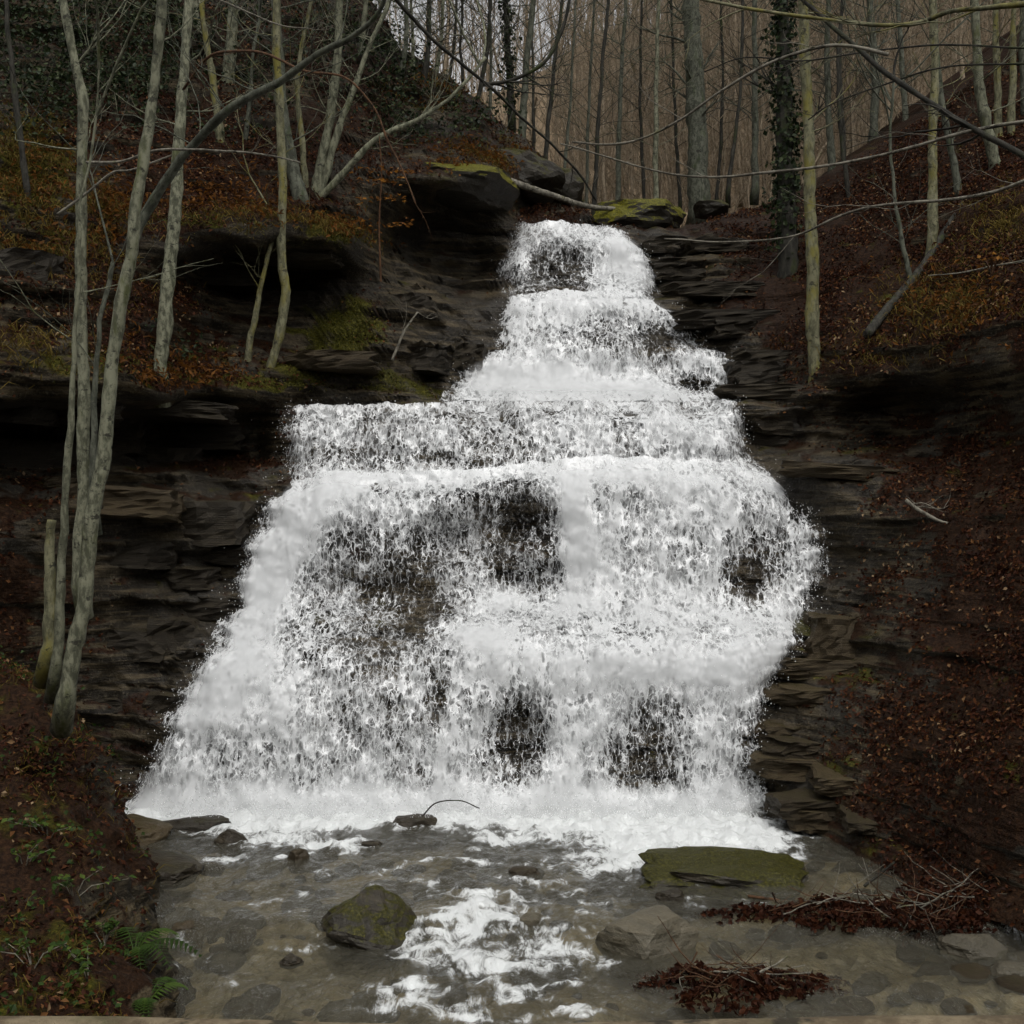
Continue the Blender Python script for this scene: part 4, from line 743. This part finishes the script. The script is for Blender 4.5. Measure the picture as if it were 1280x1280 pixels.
for u0, v0, u1, w, y, mt, lb in RG:
    tree([(u0, v0 + 8), ((u0 + u1) / 2 + ts.uniform(-4, 4), v0 / 2), (u1, -40)], y, w * .8, mt, lb, group='trees along the ridge', nl=13, twl=1.7)
tree([(640, 150), (636, 80), (632, 0), (630, -50)], 23.6, 9, 'bark_dark', 'ivy-wrapped trunk on the ridge', ivy=(0.1, 1.0, 500, 0.16), nl=4)
# valley trees beyond the brink
VT = [(732, 262, 742, 6, 27, 'bark_grey', 'thin grey tree just right of the ridge end in the valley'), (742, 262, 764, 8, 26, 'bark_dark', 'dark tree leaning right at the mouth of the valley'), (756, 258, 752, 5, 31, 'bark_far', 'faint thin tree behind the dark leaning one'),
      (772, 256, 778, 9, 28.5, 'bark_grey', 'ivy-green upright tree left of the mossy boulder'), (790, 254, 796, 5, 32, 'bark_far', 'thin faint tree above the mossy boulder'), (806, 254, 800, 6, 30, 'bark_dark', 'thin dark tree above the mossy boulder'),
      (820, 258, 823, 9, 27, 'bark_pale', 'pale straight tree centred above the mossy boulder'), (838, 252, 828, 5, 33, 'bark_far', 'faint stem between the pale tree and the big trunk'), (850, 250, 842, 6, 31, 'bark_dark', 'dark stem close against the big grey trunk'),
      (896, 245, 902, 6, 30, 'bark_dark', 'dark thin tree right of the big grey trunk'), (910, 232, 934, 7, 26.5, 'bark_dark', 'dark tree leaning right beyond the leaf slope'), (926, 235, 918, 5, 33, 'bark_far', 'faint stem behind the leaning valley tree'),
      (944, 230, 950, 12, 29, 'bark_grey', 'grey-green trunk just left of the ivy-clad trunk'), (1040, 205, 1036, 12, 27.5, 'bark_grey', 'grey trunk right of the lichened trunk on the leaf slope'), (1056, 185, 1046, 6, 25, 'bark_dark', 'thin dark stem rising from the crest of the leaf slope'),
      (1068, 178, 1066, 10, 31, 'bark_far', 'far pale trunk above the crest of the leaf slope'), (1092, 165, 1088, 15, 29, 'bark_grey', 'broad grey trunk standing on the crest of the leaf slope'), (1110, 160, 1114, 9, 32, 'bark_far', 'far pale trunk right of the broad grey one'),
      (1134, 160, 1128, 10, 26, 'bark_grey', 'grey trunk above the dark undercut bank'), (1206, 120, 1204, 8, 25, 'bark_far', 'far trunk behind the upper right trees'), (970, 240, 962, 6, 31, 'bark_far', 'far stem half hidden behind the ivy-clad trunk')]
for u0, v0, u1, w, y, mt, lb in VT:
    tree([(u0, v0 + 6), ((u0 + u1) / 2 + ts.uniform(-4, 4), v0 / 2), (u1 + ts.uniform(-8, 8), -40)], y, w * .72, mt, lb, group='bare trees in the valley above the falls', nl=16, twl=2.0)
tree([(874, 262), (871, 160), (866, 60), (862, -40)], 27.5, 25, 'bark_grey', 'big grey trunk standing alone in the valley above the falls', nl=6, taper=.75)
# right slope trees
tree([(1019, 468), (1016, 380), (1013, 270), (1011, 160), (1006, 60), (1004, -50)], 17.1, 15.5, 'bark_yellow', 'lichen-speckled straight trunk at the top of the right rock steps', nl=5, taper=.7)
tree([(985, 345), (982, 220), (980, 100), (978, -40)], 20.4, 22, 'bark_dark', 'dark ivy-clad trunk left of the lichen-speckled trunk', ivy=(0.12, 1.0, 1900, 0.27), nl=5)
tree([(1164, 318), (1165, 220), (1168, 100), (1166, 20), (1162, -50)], 18.1, 12, 'bark_yellow', 'yellow-lichened trunk rising beside the fallen log', nl=5)
tree([(1200, 245), (1185, 170), (1172, 80), (1168, 0)], 18.8, 9, 'bark_grey', 'thin grey trunk leaning left behind the yellow-lichened trunk', nl=4)
tree([(1246, 210), (1230, 140), (1221, 60), (1216, -40)], 18.9, 14, 'bark_pale', 'pale curved trunk high on the right slope', nl=4)
tree([(1248, 178), (1246, 80), (1243, -40)], 20.0, 10, 'bark_yellow', 'lichened trunk just right of the pale curved trunk', nl=3)
tree([(1264, 175), (1266, 80), (1268, -40)], 19.6, 9, 'bark_yellow', 'narrow lichened trunk near the right edge of the slope', nl=3)
tree([(1282, 150), (1279, 60), (1278, -40)], 19.6, 10, 'bark_grey', 'grey trunk cut by the right edge of view', nl=3)
tree([(1138, 350), (1128, 300), (1118, 250), (1112, 190)], 17.6, 6, 'bark_grey', 'thin leaning sapling at the lower end of the fallen log', 'sapling', ext=1.0, nl=3)
tree([(1062, 250), (1050, 150), (1048, 60)], 21.5, 6, 'bark_dark', 'thin dark stem behind the lichen-speckled trunk', ext=3, nl=5)
def pole(name, px, ys, w0, w1, mat, label, cat, nl=0, seed=1, sides=8, group=None, twlen=.5):
    Q = np.array([at(u, v, y) for (u, v), y in zip(px, np.interp(np.linspace(0, 1, len(px)), np.linspace(0, 1, len(ys)), ys))]); P = crom(Q, 6 * len(Q))
    e = empty(name, P[0]); tag(e, label, cat, group); T = Tubes(); ym = np.mean(ys); P = P + 0.006 * fbm(P, 3, 3, .5, seed)[:, None] * [1, 1, 1]
    T.add(P, np.linspace(w0, w1, len(P)) * ym / F / 2, sides, 0.16, seed); T.build('stem', M[mat], e, P[0])
    for _ in range(nl):
        k = ts.randint(2, len(P)); t = P[k] - P[k - 2]; t /= np.linalg.norm(t); d = t + ts.normal(size=3) * 0.5; d /= np.linalg.norm(d)
        Tw = Tubes(); twigs(Tw, P[k], d, ts.uniform(.4, 1.0) * twlen, max(w1, 1.2) * ym / F / 2 * 0.6, 1, 4); Tw.build('twig', M[mat], e, P[0])
    return e
pole('fallen_log', [(1084, 418), (1110, 385), (1145, 345), (1175, 300), (1208, 248)], [16.6, 18.3], 12, 9, 'bark_dark', 'dark fallen log with pale stripped edge sloping down the leaf bank', 'log')
pole('fallen_branch', [(628, 222), (655, 233), (690, 244), (730, 257), (775, 262)], [21.2, 22.2], 9, 6, 'twig_pale', 'pale mossy fallen branch lying over the rocks above the brink', 'branch', 1)
pole('dead_branch', [(1132, 625), (1150, 638), (1172, 650), (1190, 655)], [14.7, 14.5], 5, 3, 'twig_pale', 'short broken pale branch caught on the dark right slope', 'branch', 2)
BR = [([(1330, 0), (1250, 8), (1190, 14), (1150, 28), (1110, 32), (1060, 28), (1000, 20), (930, 10), (875, -2)], [5.2, 6], 7, 4, 'bark_yellow', 'mossy overhanging branch along the top edge, uppermost on the right', 7),
      ([(1330, 225), (1280, 195), (1210, 158), (1150, 120), (1100, 86), (1050, 42), (1000, -4)], [5.5, 6.5], 8, 6, 'bark_dark', 'straight dark branch slanting down to the right edge', 5),
      ([(1110, 68), (1060, 58), (1020, 60), (960, 80), (900, 115), (850, 150), (800, 174), (760, 181), (715, 178)], [6.0, 6.6], 4.5, 2.5, 'twig_pale', 'pale bare branch sweeping down from the upper right to above the brink', 4),
      ([(1330, 146), (1280, 153), (1210, 165), (1130, 187), (1050, 205), (960, 216), (900, 222), (840, 218), (770, 200), (700, 180)], [5.6, 6.6], 5, 2.2, 'twig_pale', 'long pale branch nearly level across the leaf slope', 5),
      ([(1340, 200), (1280, 226), (1240, 240), (1180, 250), (1100, 257), (1050, 270), (985, 297), (900, 302), (830, 299)], [5.4, 6.4], 5, 2.2, 'twig_pale', 'lowest pale branch reaching left to the top of the falls', 6),
      ([(1330, 58), (1280, 60), (1180, 56), (1090, 64), (1000, 76), (930, 72), (880, 90)], [6.4, 7], 3, 1.5, 'bark_dark', 'thin dark twiggy branch below the mossy overhanging one', 5),
      ([(1330, 80), (1260, 80), (1180, 84), (1110, 104), (1040, 130), (1010, 150)], [6.2, 6.8], 3, 1.5, 'bark_dark', 'thin dark twig crossing the lichened trunk on the right', 4),
      ([(1320, 318), (1280, 325), (1240, 333), (1200, 341), (1160, 345)], [6.0, 6.3], 3, 1.6, 'twig_pale', 'thin twig carrying an orange leaf cluster at the right edge', 1),
      ([(478, -20), (530, 40), (580, 82), (620, 115), (650, 146), (690, 182), (725, 220), (745, 250)], [7, 8], 5, 2.5, 'bark_dark', 'long dark branch slanting down across the ridge trees', 4),
      ([(604, 106), (640, 100), (680, 78), (703, 35), (716, -20)], [8.5, 8.5], 5, 4, 'bark_dark', 'dark curved bough rising to the top edge over the ridge', 5),
      ([(108, 203), (150, 202), (195, 188), (240, 187), (300, 190), (345, 196), (375, 203)], [12.4, 11.8], 4, 2, 'twig_pale', 'level pale branch crossing the clump and the smooth pale trunk', 2),
      ([(72, 268), (110, 240), (140, 216), (165, 212), (215, 194)], [12.2, 11.9], 4, 2, 'twig_pale', 'short pale branch curving up beside the level one', 1),
      ([(229, 112), (260, 72), (290, 64), (330, 66), (380, 88), (430, 96), (465, 130), (485, 175), (505, 215), (520, 255)], [15.3, 13.2, 13], 4, 2, 'twig_orange', 'orange-brown branch arching over the coppice and drooping right', 5),
      ([(262, -5), (300, 12), (350, 32), (385, 36)], [11, 11], 3, 1.5, 'twig_pale', 'thin pale twig at the top above the coppice', 2),
      ([(490, 450), (505, 415), (522, 390)], [17.6, 17.6], 4, 2, 'twig_pale', 'small pale dead twig standing on the dark rock by the falls', 2)]
for px, ys, w0, w1, mt, lb, nl in BR: pole('overhanging_branch', px, ys, w0, w1, mt, lb, 'branch', nl, len(lb), 7, 'bare branches over the gorge')
# far wood beyond: a mass of stems and twigs
FT = Tubes()
for k_ in range(2300):
    y = 29 + 46 * ts.rand() ** 0.8; a = ts.uniform(-0.12, 0.46)
    if (a < 0.045 and ts.rand() < .85) or (0.045 <= a < 0.13 and y > 56 and ts.rand() < .75): continue
    x = a * y; z = float(hill_z(x, y)); h = ts.uniform(3, 9)
    lean = ts.normal(size=2) * 0.7; P = np.array([[x, y, z - .3], [x + lean[0] * .2 + ts.normal() * .12, y, z + h * .35], [x + lean[0] * .6 + ts.normal() * .15, y, z + h * .7], [x + lean[0], y + lean[1], z + h]]); r = ts.uniform(0.014, 0.05) if ts.rand() < .88 else ts.uniform(.06, .11)
    FT.add(P, [r, r * .8, r * .55, r * .2], 3)
    for _k in range(13):
        t = ts.uniform(.1, 1); p = P[0] * (1 - t) + P[3] * t; d = np.array([ts.normal() * .6, ts.normal() * .4, 1.0]); l = ts.uniform(.6, 2.2); FT.add(np.array([p, p + d * l * .5, p + d * l + [d[0] * .1, 0, .15]]), [max(.011, r * .3), .009, .005], 3)
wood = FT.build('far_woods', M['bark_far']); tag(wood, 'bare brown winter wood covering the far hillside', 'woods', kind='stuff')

# ------------------------------------------------------------------ small plants, drift heaps, rail
def plant(name, u, v, y, label, mat, nl, size, h, spread, cat='plant', orange=False):
    b = at(u, v, y); e = empty(name, b); tag(e, label, cat); T = Tubes(); tips = []
    for _ in range(nl):
        d = np.array([ts.normal() * spread, ts.normal() * spread, 1.0]); L = h * ts.uniform(.6, 1.1); P = np.array([[0, 0, -.04], d * L * .5, d * L + [d[0] * L * .5, d[1] * L * .5, -L * .12]])
        T.add(P, [.006, .005, .003], 4); tips.append((P[1], P[2]))
    T.build('stem', M['twig_orange' if orange else 'grass'] if orange else M['green'], e) if False else T.build('stem', M['twig_orange'] if orange else M['twig_pale'], e)
    for a, c in tips:
        for t in np.linspace(0.1, 1, 7):
            p = (a * (1 - t) + c * t)[None] + ts.normal(size=(1, 3)) * size * .3; V, Fc, tone = leaves(p, np.array([[0, -.4, 1.]]), size * ts.uniform(.7, 1.2), ts, .35, .6); mk('leaf', V, Fc, M[mat], e, False, {'tone': tone})
    return e
def fern(u, v, label, nf=7, L=0.55):
    y = bank_at(u, v); b = at(u, v, y); e = empty('fern', b); tag(e, label, 'fern')
    for k in range(nf):
        a = ts.uniform(0, 6.28); d = np.array([math.cos(a), math.sin(a) * .8, 0]); n = 15; t = np.linspace(0, 1, n)[:, None]; Lk = L * ts.uniform(.7, 1.1)
        P = d * Lk * t * 0.85 + np.array([0, 0, 1.]) * Lk * (0.9 * t - 0.85 * t ** 2); T = Tubes(); T.add(P, np.linspace(.006, .002, n), 4)
        V = [np.concatenate(T.V)]; Fl = [np.concatenate(T.F)]; cnt = len(V[0]); s = np.cross(d, [0, 0, 1.]); tri = []; tv = []
        for j in range(2, n):
            for sg in (-1, 1):
                w = Lk * .26 * math.sin(math.pi * (0.12 + 0.86 * j / n)); q = P[j]; tv += [q - d * .012, q + d * .02, q + s * sg * w + d * w * .35 - np.array([0, 0, w * .25])]; m_ = cnt + len(tv) - 3; tri.append([m_, m_ + 1, m_ + 2])
        V = np.vstack([V[0], np.array(tv)]); mk('frond', V, [Fl[0], np.array(tri)], M['green'], e, False, {'tone': np.full(len(V), ts.uniform(.1, .8))})
fern(168, 1195, 'green fern arching over the water at the foot of the leafy bank', 9, .6)
fern(185, 1255, 'lower green fern hanging beside the dark hollow in the bank', 8, .5)
for u, v, lb in [(92, 1112, 'bright green leafy sprig among brown leaves on the bank'), (30, 1075, 'green sprig near the edge of view above the bright sprig'), (130, 1170, 'yellow-green sprig just above the ferns'), (60, 1040, 'small yellow-green herb on the upper part of the bank'), (40, 1200, 'pale yellow-green herb low on the bank'), (110, 1215, 'yellowish sprig beside the dark hollow')]:
    plant('leafy_sprig', u, v + 8, bank_at(u, v + 8), lb, 'green', 5, .06, .2, .6)
plant('orange_leaf_cluster', 1240, 333, 6.1, 'orange withered leaf cluster hanging on a thin twig', 'leaf_orange', 3, .035, .05, .9, 'leaves', True)
e = empty('beech_sapling', at(476, 352, 18.2)); tag(e, 'slender beech sapling with tiers of orange leaves before the dark rock', 'sapling')
T = Tubes(); T.add(crom([at(476, 352, 18.2), at(474, 280, 18.2), at(477, 215, 18.2), at(474, 170, 18.2)], 16), np.linspace(.018, .008, 16), 6)
T.build('stem', M['twig_orange'], e, e.location)
for vv, w in ((215, 40), (226, 30), (250, 34), (282, 40)):
    m = 34; pp = at(ts.uniform(478 - w, 478 + w, m), vv + ts.normal(size=m) * 3, 18.1 + ts.normal(size=m) * .15) - np.array(e.location); V, Fc, tone = leaves(pp, np.tile([[0, -.3, 1.]], (m, 1)), .09, ts, .3); mk('leaf_spray', V, Fc, M['leaf_orange'], e, False, {'tone': tone})['kind'] = 'stuff'
def heap(u, v, rx, ry, h, m, label):
    b = on_water(u, v); e = empty('drift_heap', b); tag(e, label, 'leaf heap')
    r = np.sqrt(ts.rand(m)); a = ts.uniform(0, 6.28, m); wr = 0.55 + 0.75 * np.clip(0.5 + 1.1 * fbm(np.stack([np.cos(a) * 1.6 + u, np.sin(a) * 1.6, 0 * a], -1), 1.0, 3, .6), 0, 1); x = r * np.cos(a) * rx * wr * 1.15; y = r * np.sin(a) * ry * wr * 1.15; z = h * (1 - r ** 2) * (0.6 + 0.8 * ts.rand(m)) * (0.7 + 0.6 * fbm(np.stack([x, y, 0 * x], -1), 3.0, 2)) - 0.03
    V, Fc, tone = leaves(np.stack([x, y, z], -1), np.tile([[0, -.3, .8]], (m, 1)), ts.uniform(.04, .08, m), ts, .8); o = mk('leaf_mass', V, Fc, M['leaf'], e, False, {'tone': tone * .6}); o['kind'] = 'stuff'
    for _ in range(34):
        r_, a_2 = ts.uniform(0, .9), ts.uniform(0, 6.28); p = np.array([r_ * math.cos(a_2) * rx, r_ * math.sin(a_2) * ry, h * .6]); d = np.array([ts.normal(), ts.normal() * .5, ts.normal() * .3 + .12]); d /= np.linalg.norm(d); T = Tubes(); twigs(T, p - d * .2, d, ts.uniform(.3, .7), ts.uniform(.004, .009), 0, 5); T.build('twig', M['twig_orange' if ts.rand() < .6 else 'twig_pale'], e)
heap(925, 1232, .62, .3, .14, 1500, 'wet red-brown heap of leaves and twigs caught below the rounded boulder')
heap(1080, 1145, 1.0, .3, .16, 2200, 'long red-brown drift of leaves and sticks behind the flat mossy rock')
heap(1170, 1165, .5, .22, .12, 900, 'small dark leaf drift at the stream margin in front of the long drift')
heap(1200, 1130, .6, .4, .22, 1600, 'dark red leaf drift piled against the right bank')
for px, lb in [([(935, 1120), (990, 1128), (1052, 1132)], 'straight reddish stick lying on the leaf drift'), ([(1080, 1108), (1098, 1094), (1118, 1078)], 'dark forked twig leaning out of the shallow water'), ([(888, 1170), (915, 1195), (940, 1215)], 'yellowish reed stalk lying in the shallow water above the leaf heap')]:
    y = on_water(*px[0])[1]; pole('stick', px, [y - .05, y - .1], 4, 3, 'twig_orange' if 'reddish' in lb else 'bark_dark' if 'dark' in lb else 'grass' if False else 'twig_pale', lb, 'stick', 1, 3)
pole('arched_twig', [(528, 1020), (545, 1004), (575, 1001), (600, 1010)], [13.2, 13.2], 2, 1.4, 'bark_dark', 'thin arched twig bowing over the foam from the low rock', 'twig')
# handrail of the lookout just under the viewer
e = empty('wooden_rail', (0, 1.6, 2.8)); tag(e, 'blurred edge of a weathered wooden rail along the bottom of view', 'rail')
x = np.linspace(-1.6, 1.6, 60); T = Tubes(); T.add(np.stack([x, 1.6 + 0 * x, CAM_Z - (1272 - 640) / F * 1.6 - 0.045 - 0.012 * np.exp(-((x + 0.05) / .35) ** 2)], -1), 0.045, 16, .02); T.build('rail_beam', M['rail'], e, (0, 1.6, 2.8))
print('built', len(bpy.data.objects), 'objects')
